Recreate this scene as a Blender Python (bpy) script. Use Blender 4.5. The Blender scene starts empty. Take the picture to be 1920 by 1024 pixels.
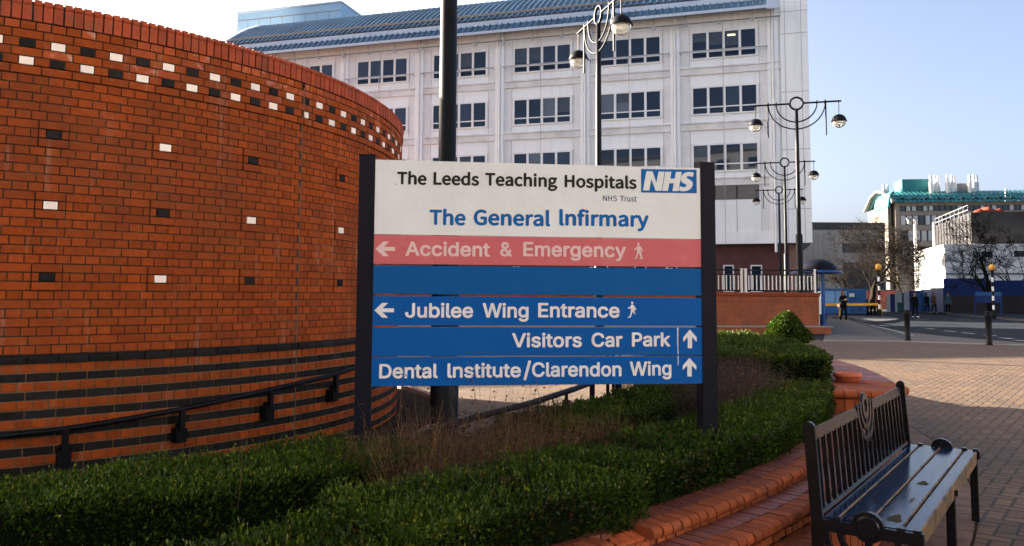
import bpy, bmesh, math, random
import numpy as np
from mathutils import Vector, Matrix
R = math.radians
random.seed(7)
rng = np.random.default_rng(7)
S = bpy.context.scene
COL = S.collection

# ------------------------------------------------------------------ camera
F, PPY, HY, ROLL, EYE = 1500.0, 440.0, 553.0, 0.006, 1.40      # for a 1920 x 1024 picture
pitch = math.atan((HY - PPY) / F)
_fw = np.array([0, math.cos(pitch), math.sin(pitch)])
_up0 = np.array([0, -math.sin(pitch), math.cos(pitch)])
_r0 = np.array([1.0, 0, 0])
c_, s_ = math.cos(ROLL), math.sin(ROLL)
_rt = c_ * _r0 + s_ * _up0
_up = -s_ * _r0 + c_ * _up0
_C = np.array([0, 0, EYE])
cd = bpy.data.cameras.new('camera')
cam = bpy.data.objects.new('camera', cd)
COL.objects.link(cam)
cd.sensor_width = 36.0
cd.lens = 36.0 * F / 1920.0
cd.shift_x = 0.0
cd.shift_y = -(512.0 - PPY) / 1920.0
cd.clip_start, cd.clip_end = 0.05, 3000
cam.matrix_world = Matrix(((_rt[0], _up[0], -_fw[0], 0), (_rt[1], _up[1], -_fw[1], 0),
                           (_rt[2], _up[2], -_fw[2], EYE), (0, 0, 0, 1)))
S.camera = cam

def ray(x, y):
    return _fw + _rt * (x - 960) / F + _up * (PPY - y) / F
def at(x, y, Y):                                  # the point seen at a pixel, Y metres away
    d = ray(x, y); return _C + d * Y / d[1]
def gp(x, y, z=0.0):                              # the point seen at a pixel, at height z
    d = ray(x, y); return _C + d * (z - EYE) / d[2]

# ------------------------------------------------------------------ light
SUN_EL = R(17.6)
SUN_AZ = math.atan2(-0.867, 0.498)                 # from +Y towards +X
w = bpy.data.worlds.new('World'); S.world = w; w.use_nodes = True
wn = w.node_tree
sky = wn.nodes.new('ShaderNodeTexSky'); sky.sky_type = 'NISHITA'
sky.sun_disc = False; sky.sun_elevation = SUN_EL; sky.sun_rotation = SUN_AZ
sky.air_density = 0.5; sky.dust_density = 5.0; sky.ozone_density = 0.3
wn.links.new(sky.outputs[0], wn.nodes['Background'].inputs[0])
wn.nodes['Background'].inputs[1].default_value = 0.05
sl = bpy.data.lights.new('sun', 'SUN'); sl.energy = 5.0; sl.angle = R(0.5); sl.color = (1.0, 0.91, 0.77)
so = bpy.data.objects.new('sun', sl); COL.objects.link(so)
sd = Vector((math.sin(SUN_AZ) * math.cos(SUN_EL), math.cos(SUN_AZ) * math.cos(SUN_EL), math.sin(SUN_EL)))
so.rotation_euler = sd.to_track_quat('Z', 'Y').to_euler()
so.location = sd * 200
S.view_settings.view_transform = 'Standard'; S.view_settings.look = 'None'
S.view_settings.exposure = 3.3; S.view_settings.gamma = 1.0
S.cycles.max_bounces = 6

# ------------------------------------------------------------------ materials
class NT:
    def __init__(s, m):
        s.t = m.node_tree; s.b = s.t.nodes['Principled BSDF']
    def n(s, typ, **kw):
        o = s.t.nodes.new(typ)
        for k, v in kw.items(): setattr(o, k, v)
        return o
    def link(s, a, b): s.t.links.new(a, b)
    def val(s, node, name, v):
        if hasattr(v, 'is_linked'): s.link(v, node.inputs[name])
        else: node.inputs[name].default_value = v
    def math(s, op, a, b=0.0, c=0.0, clamp=False):
        o = s.n('ShaderNodeMath', operation=op, use_clamp=clamp)
        for i, v in enumerate((a, b, c)): s.val(o, i, v)
        return o.outputs[0]
    def noise(s, vec, scale, detail=3.0, rough=0.55):
        o = s.n('ShaderNodeTexNoise'); s.link(vec, o.inputs['Vector'])
        o.inputs['Scale'].default_value = scale; o.inputs['Detail'].default_value = detail
        o.inputs['Roughness'].default_value = rough
        return o.outputs['Fac']
    def mix(s, fac, a, b, mode='MIX'):
        o = s.n('ShaderNodeMix', data_type='RGBA', blend_type=mode)
        s.val(o, 0, fac)
        for k, v in ((6, a), (7, b)):
            if hasattr(v, 'is_linked'): s.link(v, o.inputs[k])
            else: o.inputs[k].default_value = (*v, 1) if len(v) == 3 else v
        return o.outputs[2]
    def ramp(s, v, lo, hi):
        o = s.n('ShaderNodeMapRange'); s.link(v, o.inputs[0])
        o.inputs[1].default_value = lo; o.inputs[2].default_value = hi
        return o.outputs[0]
    def coord(s, kind='Object'):
        return s.n('ShaderNodeTexCoord').outputs[kind]
    def sep(s, v):
        o = s.n('ShaderNodeSeparateXYZ'); s.link(v, o.inputs[0]); return o.outputs
    def comb(s, x, y, z=0.0):
        o = s.n('ShaderNodeCombineXYZ')
        for i, v in enumerate((x, y, z)): s.val(o, i, v)
        return o.outputs[0]
    def bump(s, h, strength, dist=0.01):
        o = s.n('ShaderNodeBump'); s.link(h, o.inputs['Height'])
        o.inputs['Strength'].default_value = strength; o.inputs['Distance'].default_value = dist
        s.link(o.outputs[0], s.b.inputs['Normal'])
    def color(s, c): s.link(c, s.b.inputs['Base Color'])

def newmat(name, rough=0.6, metal=0.0, spec=0.5):
    m = bpy.data.materials.new(name); m.use_nodes = True
    b = m.node_tree.nodes['Principled BSDF']
    b.inputs['Roughness'].default_value = rough; b.inputs['Metallic'].default_value = metal
    b.inputs['Specular IOR Level'].default_value = spec
    return m, NT(m)

def plain(name, col, rough=0.6, metal=0.0, spec=0.25, var=0.15, scale=3.0, bump=0.0, bscale=60.0, tint=0.0, dirt=None, dscale=2.0, dlo=0.5, dhi=0.75):
    """one colour with mottling, a per-face tint and dirt patches of their own shape"""
    m, t = newmat(name, rough, metal, spec)
    co = t.coord()
    nz = t.noise(co, scale, 5.0)
    lo = tuple(c * (1 - var) for c in col); hi = tuple(min(1, c * (1 + var)) for c in col)
    c = t.mix(t.ramp(nz, 0.3, 0.7), lo, hi)
    if tint > 0:
        a = t.n('ShaderNodeAttribute', attribute_name='tint')
        f = t.math('MULTIPLY_ADD', a.outputs['Fac'], 2 * tint, 1 - tint)
        g = t.comb(f, f, f)
        c = t.mix(1.0, c, g, 'MULTIPLY')
    if dirt is not None:
        d = t.ramp(t.noise(co, dscale, 6.0, 0.65), dlo, dhi)
        c = t.mix(d, c, dirt)
    t.color(c)
    if bump > 0:
        t.bump(t.noise(co, bscale, 4.0), bump, 0.004)
    return m

MAT = {}
def old_red_brick():
    m, t = newmat('brick_red', 0.82, 0.0, 0.15)
    co = t.coord(); q = t.sep(co)
    c = t.mix(t.ramp(t.noise(co, 22.0, 5.0), 0.3, 0.7), (0.225, 0.041, 0.0065), (0.30, 0.056, 0.0085))
    a = t.n('ShaderNodeAttribute', attribute_name='tint')
    f = t.math('MULTIPLY_ADD', a.outputs['Fac'], 0.36, 0.80); c = t.mix(1.0, c, t.comb(f, f, f), 'MULTIPLY')
    c = t.mix(t.ramp(t.noise(co, 0.9, 6.0, 0.65), 0.46, 0.80), c, (0.135, 0.036, 0.014))                # soot and damp patches
    run = t.noise(t.comb(t.math('MULTIPLY', q[0], 9.0), t.math('MULTIPLY', q[1], 9.0), t.math('MULTIPLY', q[2], 1.1)), 1.0, 5.0, 0.6)
    c = t.mix(t.math('MULTIPLY', t.ramp(run, 0.60, 0.76), 0.40), c, (0.40, 0.27, 0.21))                 # salt runs
    fine = t.ramp(t.noise(co, 55.0, 3.0), 0.60, 0.74); c = t.mix(t.math('MULTIPLY', fine, 0.4), c, (0.12, 0.03, 0.01))
    t.color(c)
    t.bump(t.math('ADD', t.noise(co, 160.0, 4.0), t.math('MULTIPLY', t.noise(co, 38.0, 3.0), 0.8)), 0.55, 0.004); return m
MAT['brick_red'] = old_red_brick()
MAT['brick_stained'] = plain('brick_stained', (0.31, 0.058, 0.014), 0.8, tint=0.2, var=0.15, scale=14, bump=0.3, bscale=150, dirt=(0.5, 0.36, 0.30), dscale=7, dlo=0.56, dhi=0.72)
MAT['brick_coping'] = plain('brick_coping', (0.31, 0.050, 0.014), 0.7, tint=0.2, var=0.2, scale=12, bump=0.35, bscale=130, dirt=(0.12, 0.045, 0.028), dscale=6, dlo=0.5, dhi=0.75)
MAT['brick_black'] = plain('brick_black', (0.013, 0.011, 0.011), 0.6, spec=0.10, tint=0.3, var=0.3, scale=20, bump=0.5, bscale=120)
MAT['brick_white'] = plain('brick_white', (0.84, 0.72, 0.63), 0.35, tint=0.06, var=0.04, scale=10)
MAT['mortar_dark'] = plain('mortar_dark', (0.050, 0.028, 0.017), 0.95, var=0.35, scale=4, dirt=(0.22, 0.15, 0.10), dscale=3, dlo=0.58, dhi=0.75)
MAT['mortar_pale'] = plain('mortar_pale', (0.20, 0.115, 0.062), 0.95, var=0.25, scale=5)
MAT['sealant'] = plain('sealant', (0.17, 0.085, 0.05), 0.8, var=0.3, scale=6)
MAT['paver_red'] = plain('paver_red', (0.155, 0.042, 0.026), 0.5, spec=0.35, tint=0.25, var=0.2, scale=14, bump=0.3, bscale=90, dirt=(0.10, 0.04, 0.03), dscale=7, dlo=0.55, dhi=0.8)
MAT['bullnose_red'] = plain('bullnose_red', (0.225, 0.050, 0.013), 0.75, spec=0.2, tint=0.2, var=0.15, scale=14, bump=0.45, bscale=110, dirt=(0.14, 0.045, 0.022), dscale=7, dlo=0.5, dhi=0.78)
MAT['black_paint'] = plain('black_paint', (0.004, 0.004, 0.006), 0.45, var=0.3, scale=8, spec=0.12, bump=0.08, bscale=40)
MAT['navy_paint'] = plain('navy_paint', (0.006, 0.006, 0.012), 0.5, var=0.25, scale=5, spec=0.10, bump=0.05, bscale=60, dirt=(0.012, 0.012, 0.016), dscale=4, dlo=0.6, dhi=0.8)
MAT['soil'] = plain('soil', (0.022, 0.014, 0.009), 0.95, spec=0.05, var=0.4, scale=8, bump=1.0, bscale=40)
MAT['asphalt'] = plain('asphalt', (0.012, 0.015, 0.020), 0.9, spec=0.08, var=0.2, scale=1.2, bump=0.3, bscale=120, dirt=(0.024, 0.026, 0.030), dscale=0.4)
MAT['pavement_grey'] = plain('pavement_grey', (0.085, 0.076, 0.074), 0.85, var=0.12, scale=2.5, bump=0.2, bscale=80, dirt=(0.06, 0.055, 0.054), dscale=0.9)
MAT['tactile_and_shade'] = plain('tactile_and_shade', (0.045, 0.044, 0.046), 0.85, var=0.2, scale=3)
MAT['kerb'] = plain('kerb', (0.25, 0.235, 0.22), 0.85, var=0.15, scale=3)
MAT['kerb_pink'] = plain('kerb_pink', (0.20, 0.115, 0.095), 0.8, var=0.2, scale=8)
MAT['road_paint'] = plain('road_paint', (0.30, 0.30, 0.29), 0.7, var=0.15, scale=6, dirt=(0.2, 0.2, 0.2), dscale=5, dlo=0.55)
def cladding():
    m, t = newmat('white_clad', 0.4, 0.0, 0.3)
    co = t.coord(); q = t.sep(co)
    c = t.mix(t.ramp(t.noise(co, 0.3, 4.0), 0.3, 0.7), (0.74, 0.755, 0.76), (0.785, 0.795, 0.80))
    st = t.noise(t.comb(t.math('MULTIPLY', q[0], 2.2), q[1], t.math('MULTIPLY', q[2], 0.16)), 1.0, 6.0, 0.65)
    c = t.mix(t.math('MULTIPLY', t.ramp(st, 0.52, 0.75), 0.42), c, (0.52, 0.50, 0.47))
    t.color(c); return m
MAT['white_clad'] = cladding()
MAT['white_trim'] = plain('white_trim', (0.70, 0.70, 0.70), 0.4, var=0.06, scale=0.8, dirt=(0.50, 0.48, 0.45), dscale=1.3, dlo=0.6, dhi=0.85)
MAT['pipe_white'] = plain('pipe_white', (0.72, 0.72, 0.71), 0.4, var=0.05, scale=1)
MAT['panel_grey'] = plain('panel_grey', (0.46, 0.46, 0.49), 0.4, var=0.05, scale=0.4)
MAT['louvre_dark'] = plain('louvre_dark', (0.20, 0.19, 0.185), 0.5, var=0.1, scale=2)
MAT['joint_grey'] = plain('joint_grey', (0.22, 0.22, 0.23), 0.7, var=0.1, scale=1)
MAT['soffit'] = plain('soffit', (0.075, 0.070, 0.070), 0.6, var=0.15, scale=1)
MAT['roof_blue'] = plain('roof_blue', (0.052, 0.110, 0.172), 0.5, metal=0.1, spec=0.3, var=0.16, scale=0.35, tint=0.12)
MAT['roof_edge'] = plain('roof_edge', (0.42, 0.50, 0.60), 0.4, var=0.08, scale=0.5)
MAT['penthouse'] = plain('penthouse', (0.30, 0.46, 0.60), 0.3, metal=0.1, var=0.06, scale=0.2)
MAT['rail_steel'] = plain('rail_steel', (0.42, 0.42, 0.43), 0.4, metal=0.4, var=0.1, scale=3)
MAT['rail_sunlit'] = plain('rail_sunlit', (0.52, 0.49, 0.44), 0.4, var=0.08, scale=4)  # sunlight on the bars is mixed into this pale colour
MAT['wire'] = plain('wire', (0.25, 0.25, 0.26), 0.5, metal=0.5, var=0.1)
MAT['old_brick'] = plain('old_brick', (0.11, 0.030, 0.024), 0.8, var=0.2, scale=1.5)
MAT['grass_dead'] = plain('grass_dead', (0.105, 0.058, 0.028), 0.85, tint=0.8, var=0.2, scale=6)
MAT['brush_dark'] = plain('brush_dark', (0.075, 0.045, 0.034), 0.85, tint=0.7, var=0.2, scale=6)
MAT['bark'] = plain('bark', (0.013, 0.009, 0.006), 0.9, spec=0.1, tint=0.6, var=0.3, scale=2)
MAT['bark_dark'] = plain('bark_dark', (0.007, 0.006, 0.005), 0.9, spec=0.1, tint=0.3, var=0.3, scale=2)
MAT['terracotta'] = plain('terracotta', (0.42, 0.10, 0.045), 0.55, var=0.12, scale=8)
MAT['lamp_glass_frost'] = plain('lamp_glass_frost', (0.78, 0.76, 0.70), 0.25, var=0.08, scale=5)

def glass_mat(name, col, rough=0.06):
    m, t = newmat(name, rough, 0.0, 0.5)
    t.b.inputs['Base Color'].default_value = (*col, 1)
    return m
def window_mat():
    m, t = newmat('window_glass', 0.03, 0.0, 0.45)
    a = t.n('ShaderNodeAttribute', attribute_name='tint')
    co = t.coord()
    s = t.sep(co)
    fold = t.noise(t.comb(t.math('MULTIPLY', s[0], 9.0), t.math('MULTIPLY', s[1], 9.0), 0.0), 1.0, 2.0)
    cur = t.mix(fold, (0.004, 0.014, 0.036), (0.030, 0.048, 0.085))
    c = t.mix(t.math('GREATER_THAN', a.outputs['Fac'], 0.62), t.mix(t.noise(co, 0.35, 3.0), (0.001, 0.005, 0.015), (0.005, 0.020, 0.048)), cur)
    c = t.mix(t.math('GREATER_THAN', a.outputs['Fac'], 0.93), c, (0.09, 0.11, 0.14))
    t.color(c)
    return m
MAT['glass_win'] = window_mat()
def clear_glass():
    m, t = newmat('lamp_glass', 0.08, 0.0, 0.5)
    t.b.inputs['Base Color'].default_value = (0.92, 0.90, 0.84, 1)
    t.b.inputs['Transmission Weight'].default_value = 0.75
    t.b.inputs['IOR'].default_value = 1.15
    return m
MAT['lamp_glass'] = clear_glass()
def emit_mat(name, col, k):
    m, t = newmat(name, 0.6)
    t.b.inputs['Base Color'].default_value = (*col, 1); t.b.inputs['Emission Color'].default_value = (*col, 1); t.b.inputs['Emission Strength'].default_value = k
    return m
MAT['lit_ceiling'] = emit_mat('lit_ceiling', (0.95, 0.80, 0.35), 0.25)
def lab_glass():
    m, t = newmat('lab_glass', 0.08, 0.0, 0.6)
    a = t.n('ShaderNodeAttribute', attribute_name='tint')
    t.color(t.mix(t.math('GREATER_THAN', a.outputs['Fac'], 0.35), (0.02, 0.03, 0.035), (0.42, 0.44, 0.43))); return m
MAT['glass_lab'] = lab_glass()

def brick_mat(name, c1, c2, mortar, bw, bh, ms=0.012, rough=0.8, axis='xz', bump=0.3, var=0.3):
    """brickwork on a flat wall; axis picks the two object axes that run along and up it"""
    m, t = newmat(name, rough)
    s = t.sep(t.coord())
    ax = {'x': s[0], 'y': s[1], 'z': s[2]}
    v = t.comb(ax[axis[0]], ax[axis[1]])
    b = t.n('ShaderNodeTexBrick', offset=0.5, squash=1.0)
    t.link(v, b.inputs['Vector'])
    b.inputs['Scale'].default_value = 1.0
    b.inputs['Brick Width'].default_value = bw; b.inputs['Row Height'].default_value = bh
    b.inputs['Mortar Size'].default_value = ms; b.inputs['Mortar Smooth'].default_value = 0.1
    b.inputs['Bias'].default_value = 0.0
    for k, c in (('Color1', c1), ('Color2', c2), ('Mortar', mortar)): b.inputs[k].default_value = (*c, 1)
    nz = t.noise(t.coord(), 1.6, 5.0)
    c = t.mix(1.0, b.outputs['Color'], t.mix(t.ramp(nz, 0.3, 0.7), (1 - var,) * 3, (1 + var * 0.3,) * 3), 'MULTIPLY')
    t.color(c)
    t.bump(t.math('SUBTRACT', 1.0, b.outputs['Fac']), bump, 0.008)
    return m
MAT['wall_brick'] = brick_mat('wall_brick', (0.33, 0.066, 0.014), (0.24, 0.048, 0.012), (0.14, 0.062, 0.03), 0.225, 0.075)
MAT['wall_soldier'] = brick_mat('wall_soldier', (0.33, 0.066, 0.014), (0.25, 0.05, 0.012), (0.10, 0.04, 0.02), 0.075, 0.6)
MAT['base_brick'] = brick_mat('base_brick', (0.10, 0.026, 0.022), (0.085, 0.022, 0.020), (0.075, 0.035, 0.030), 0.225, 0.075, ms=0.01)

def herringbone():
    """red brick pavers laid in 45 degree herringbone, 200 x 100 mm"""
    m, t = newmat('herringbone_pavers', 0.72, 0.0, 0.35)
    co = t.coord()
    mp = t.n('ShaderNodeMapping'); t.link(co, mp.inputs[0])
    mp.inputs['Rotation'].default_value = (0, 0, R(38)); mp.inputs['Scale'].default_value = (1 / 0.105,) * 3
    s = t.sep(mp.outputs[0])
    i = t.math('FLOOR', s[0]); j = t.math('FLOOR', s[1])
    fx = t.math('SUBTRACT', s[0], i); fy = t.math('SUBTRACT', s[1], j)
    d = t.math('SUBTRACT', i, j)
    mm = t.math('FLOORED_MODULO', t.math('ADD', d, 0.5), 4.0); mm = t.math('FLOOR', mm)
    def eq(k): return t.math('COMPARE', mm, float(k), 0.1)
    m0, m1, m2, m3 = eq(0), eq(1), eq(2), eq(3)
    dl = t.math('ADD', fx, m1)
    dr = t.math('ADD', t.math('SUBTRACT', 1.0, fx), m0)
    dt = t.math('ADD', t.math('SUBTRACT', 1.0, fy), m3)
    db = t.math('ADD', fy, m2)
    e = t.math('MINIMUM', t.math('MINIMUM', dl, dr), t.math('MINIMUM', dt, db))
    joint = t.ramp(e, 0.045, 0.105)
    idv = t.comb(t.math('SUBTRACT', i, m1), t.math('ADD', j, m3), t.math('ADD', m2, m3))
    wn_ = t.n('ShaderNodeTexWhiteNoise', noise_dimensions='3D'); t.link(idv, wn_.inputs['Vector'])
    c = t.mix(wn_.outputs['Value'], (0.068, 0.0385, 0.0205), (0.118, 0.067, 0.035))
    big = t.ramp(t.noise(co, 0.5, 5.0), 0.35, 0.7)
    c = t.mix(1.0, c, t.mix(big, (0.78, 0.80, 0.82), (1.1, 1.06, 1.0)), 'MULTIPLY')
    sp = t.ramp(t.noise(co, 26.0, 4.0), 0.62, 0.78)
    c = t.mix(t.math('MULTIPLY', sp, 0.35), c, (0.06, 0.05, 0.045))
    vo = t.n('ShaderNodeTexVoronoi', feature='F1'); t.link(co, vo.inputs['Vector']); vo.inputs['Scale'].default_value = 2.2
    gum = t.math('LESS_THAN', vo.outputs['Distance'], 0.045)
    c = t.mix(t.math('MULTIPLY', gum, 0.6), c, (0.19, 0.17, 0.155))
    c = t.mix(joint, (0.012, 0.008, 0.006), c)
    t.color(c)
    h = t.math('ADD', joint, t.math('MULTIPLY', t.noise(co, 70.0, 3.0), 0.35))
    h = t.math('ADD', h, t.math('MULTIPLY', wn_.outputs['Value'], 0.35))
    t.bump(h, 0.9, 0.007)
    return m
MAT['pavers'] = herringbone()

def leaf_mat(name, dark, light, tip):
    m, t = newmat(name, 0.5, 0.0, 0.16)
    a = t.n('ShaderNodeAttribute', attribute_name='tint')
    c = t.mix(a.outputs['Fac'], dark, light)
    c = t.mix(t.math('GREATER_THAN', a.outputs['Fac'], 0.93), c, tip)
    c = t.mix(t.math('LESS_THAN', a.outputs['Fac'], 0.02), c, (0.060, 0.030, 0.012))
    t.color(c)
    t.b.inputs['Subsurface Weight'].default_value = 0.0
    tr = t.n('ShaderNodeBsdfTranslucent'); t.link(c, tr.inputs[0])
    mx = t.n('ShaderNodeMixShader'); mx.inputs[0].default_value = 0.25
    out = t.t.nodes['Material Output']
    t.link(t.b.outputs[0], mx.inputs[1]); t.link(tr.outputs[0], mx.inputs[2]); t.link(mx.outputs[0], out.inputs[0])
    return m
MAT['leaf'] = leaf_mat('box_leaf', (0.004, 0.012, 0.001), (0.042, 0.080, 0.004), (0.12, 0.135, 0.012))
MAT['leaf_core'] = plain('hedge_inside', (0.004, 0.006, 0.002), 0.95, spec=0.02, var=0.4, scale=20)  # near-black, so the gaps between leaves read as shade

# ------------------------------------------------------------------ mesh building
OFF = {}
def cyl_basis(d):
    d = np.asarray(d, float); d = d / np.linalg.norm(d)
    a = np.array([0, 0, 1.0]) if abs(d[2]) < 0.9 else np.array([1.0, 0, 0])
    u = np.cross(a, d); u /= np.linalg.norm(u)
    return u, np.cross(d, u), d
class MB:
    def __init__(s): s.v = []; s.f = []; s.m = []; s.t = []; s.sm = []
    def add(s, vs, fs, mi=0, tint=None, smooth=False):
        o = len(s.v); s.v.extend([tuple(map(float, p)) for p in vs])
        tt = random.random() if tint is None else tint
        for f in fs:
            s.f.append(tuple(i + o for i in f)); s.m.append(mi); s.t.append(tt); s.sm.append(smooth)
    def box(s, c, size, rz=0.0, mi=0, tint=None, ax=None):
        """c = centre; size = full sizes; ax = three axis vectors instead of rz"""
        hx, hy, hz = [q / 2 for q in size]
        if ax is None:
            X = np.array([math.cos(rz), math.sin(rz), 0]); Y = np.array([-math.sin(rz), math.cos(rz), 0]); Z = np.array([0, 0, 1.0])
        else: X, Y, Z = [np.asarray(a, float) for a in ax]
        c = np.asarray(c, float)
        P = [c + X * hx * a + Y * hy * b + Z * hz * d for d in (-1, 1) for b in (-1, 1) for a in (-1, 1)]
        s.add(P, [(0, 2, 3, 1), (4, 5, 7, 6), (0, 1, 5, 4), (2, 6, 7, 3), (0, 4, 6, 2), (1, 3, 7, 5)], mi, tint)
    def beam(s, a, b, wd, ht, up=(0, 0, 1), mi=0, tint=None):
        a = np.asarray(a, float); b = np.asarray(b, float); d = b - a; L = np.linalg.norm(d); d /= L
        up = np.asarray(up, float); sdv = np.cross(d, up); sdv /= np.linalg.norm(sdv); u = np.cross(sdv, d)
        s.box((a + b) / 2, (L, wd, ht), mi=mi, tint=tint, ax=(d, sdv, u))
    def prism(s, poly, z0, z1, mi=0, tint=None):
        n = len(poly)
        P = [(x, y, z0) for x, y in poly] + [(x, y, z1) for x, y in poly]
        s.add(P, [tuple(range(n))[::-1], tuple(range(n, 2 * n))] + [(i, (i + 1) % n, n + (i + 1) % n, n + i) for i in range(n)], mi, tint)
    def tube(s, pts, rad, n=8, mi=0, tint=None, caps=True, smooth=True):
        pts = [np.asarray(p, float) for p in pts]
        rad = [rad] * len(pts) if np.isscalar(rad) else rad
        P = []; U = None
        for i, p in enumerate(pts):
            d = pts[min(i + 1, len(pts) - 1)] - pts[max(i - 1, 0)]
            if np.linalg.norm(d) < 1e-9: d = np.array([0, 0, 1.0])
            if U is None: U, V, d = cyl_basis(d)
            else:
                d = d / np.linalg.norm(d); U = U - d * (U @ d); U /= np.linalg.norm(U); V = np.cross(d, U)
            for k in range(n):
                a = 2 * math.pi * k / n
                P.append(p + rad[i] * (U * math.cos(a) + V * math.sin(a)))
        fs = [(i * n + k, i * n + (k + 1) % n, (i + 1) * n + (k + 1) % n, (i + 1) * n + k) for i in range(len(pts) - 1) for k in range(n)]
        s.add(P, fs, mi, tint, smooth)
        if caps:
            s.add(P[:n], [tuple(range(n))[::-1]], mi, tint); s.add(P[-n:], [tuple(range(n))], mi, tint)
    def lathe(s, prof, c=(0, 0, 0), n=24, mi=0, tint=None, a0=0.0, a1=2 * math.pi, smooth=True):
        """prof = (radius, z) pairs, turned about the vertical through c"""
        full = abs(a1 - a0 - 2 * math.pi) < 1e-6; k = n if full else n + 1; P = []
        for r, z in prof:
            for i in range(k):
                a = a0 + (a1 - a0) * i / n
                P.append((c[0] + r * math.cos(a), c[1] + r * math.sin(a), c[2] + z))
        fs = []
        for j in range(len(prof) - 1):
            for i in range(n):
                i2 = (i + 1) % k
                fs.append((j * k + i, j * k + i2, (j + 1) * k + i2, (j + 1) * k + i))
        s.add(P, fs, mi, tint, smooth)
    def profile(s, poly, frame, L0, L1, mi=0, tint=None, smooth=False):
        """extrude a closed 2D polygon along an axis; frame = origin, e1, e2, axis"""
        o, e1, e2, ax = [np.asarray(q, float) for q in frame]
        n = len(poly)
        P = [o + e1 * a + e2 * b + ax * L0 for a, b in poly] + [o + e1 * a + e2 * b + ax * L1 for a, b in poly]
        s.add(P, [(i, (i + 1) % n, n + (i + 1) % n, n + i) for i in range(n)], mi, tint, smooth)
        s.add(P, [tuple(range(n))[::-1], tuple(range(n, 2 * n))], mi, tint)
    def arc(s, c, prof, a0, a1, mi=0, tint=None, n=1, smooth=False, caps=True):
        """a closed (radius, z) profile swept round c between two angles (one curved brick)"""
        P = []; k = len(prof)
        for i in range(n + 1):
            a = a0 + (a1 - a0) * i / n
            ca, sa = math.cos(a), math.sin(a)
            for r, z in prof: P.append((c[0] + r * ca, c[1] + r * sa, z))
        fs = [(i * k + j, (i + 1) * k + j, (i + 1) * k + (j + 1) % k, i * k + (j + 1) % k) for i in range(n) for j in range(k)]
        s.add(P, fs, mi, tint, smooth)
        if caps: s.add(P, [tuple(range(k)), tuple(range(n * k, n * k + k))[::-1]], mi, tint)
    def obj(s, name, mats, parent=None, local=False):
        me = bpy.data.meshes.new(name)
        off = np.zeros(3)
        if parent is not None and not local: off = np.array(OFF.get(parent.name, (0, 0, 0)))
        V = np.array(s.v, float).reshape(-1, 3) - off
        me.from_pydata(V.tolist(), [], s.f)
        mats = mats if isinstance(mats, (list, tuple)) else [mats]
        for q in mats: me.materials.append(MAT[q])
        if len(mats) > 1: me.polygons.foreach_set('material_index', s.m)
        me.polygons.foreach_set('use_smooth', s.sm)
        a = me.attributes.new('tint', 'FLOAT', 'FACE'); a.data.foreach_set('value', s.t)
        me.update()
        o = bpy.data.objects.new(name, me); COL.objects.link(o)
        if parent is not None:
            o.parent = parent; OFF[o.name] = OFF.get(parent.name, (0, 0, 0))
        else: OFF[o.name] = (0, 0, 0)
        return o
def fastmesh(name, V, Q, tint, mat, parent=None, k=4):
    """many loose faces at once: V (n,3), Q (m,k)"""
    me = bpy.data.meshes.new(name)
    V = np.asarray(V, np.float32).reshape(-1, 3)
    if parent is not None: V = V - np.array(OFF.get(parent.name, (0, 0, 0)), np.float32)
    Q = np.asarray(Q, np.int32)
    me.vertices.add(len(V)); me.vertices.foreach_set('co', V.ravel())
    me.loops.add(Q.size); me.loops.foreach_set('vertex_index', Q.ravel())
    me.polygons.add(len(Q)); me.polygons.foreach_set('loop_start', np.arange(len(Q), dtype=np.int32) * k)
    me.update(calc_edges=True)
    me.materials.append(MAT[mat])
    a = me.attributes.new('tint', 'FLOAT', 'FACE'); a.data.foreach_set('value', np.asarray(tint, np.float32))
    o = bpy.data.objects.new(name, me); COL.objects.link(o)
    if parent is not None: o.parent = parent; OFF[o.name] = OFF.get(parent.name, (0, 0, 0))
    else: OFF[o.name] = (0, 0, 0)
    return o
def tag(o, label=None, cat=None, group=None, kind=None):
    if label: o['label'] = label
    if cat: o['category'] = cat
    if group: o['group'] = group
    if kind: o['kind'] = kind
    return o
def thing(name, label, cat, loc=(0, 0, 0), rz=0.0, group=None):
    o = bpy.data.objects.new(name, None); COL.objects.link(o)
    o.empty_display_size = 0.2
    o.location = [float(q) for q in loc]; o.rotation_euler = (0, 0, rz); OFF[o.name] = tuple(float(q) for q in loc)
    return tag(o, label, cat, group)
def copy_tree(o, parent=None):
    c = o.copy(); COL.objects.link(c)
    if parent is not None: c.parent = parent
    for ch in list(o.children): copy_tree(ch, c)
    return c

# ------------------------------------------------------------------ the setting: ground, road, terrace
CX, CY = -6.99, 11.06                             # centre of the round brick building and of the planter round it
CC = (CX, CY)
def pol(r, deg): a = R(deg); return CX + r * math.cos(a), CY + r * math.sin(a)
def smooth(a, b, x):
    t = min(1, max(0, (x - a) / (b - a))); return t * t * (3 - 2 * t)
LOW = -0.35
def ground_z(x, y):
    r = math.hypot(x - CX, y - CY)
    return LOW * (1 - smooth(8.9, 10.9, r)) * (1 - smooth(24, 27, y))
def strip(vals): return sorted(set([round(v, 3) for v in vals]))
xs = strip(list(np.arange(-30, 40, 0.6)) + list(np.arange(-420, -30, 30)) + list(np.arange(40, 420, 30)))
ys = strip(list(np.arange(-8, 30, 0.6)) + list(np.arange(-120, -8, 20)) + list(np.arange(30, 560, 25)))
g = MB()
g.v = [(x, y, ground_z(x, y)) for y in ys for x in xs]
nx = len(xs)
g.f = [(j * nx + i, j * nx + i + 1, (j + 1) * nx + i + 1, (j + 1) * nx + i) for j in range(len(ys) - 1) for i in range(nx - 1)]
g.m = [0] * len(g.f); g.t = [0.5] * len(g.f); g.sm = [True] * len(g.f)
tag(g.obj('paving', 'pavers'), kind='structure')

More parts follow.
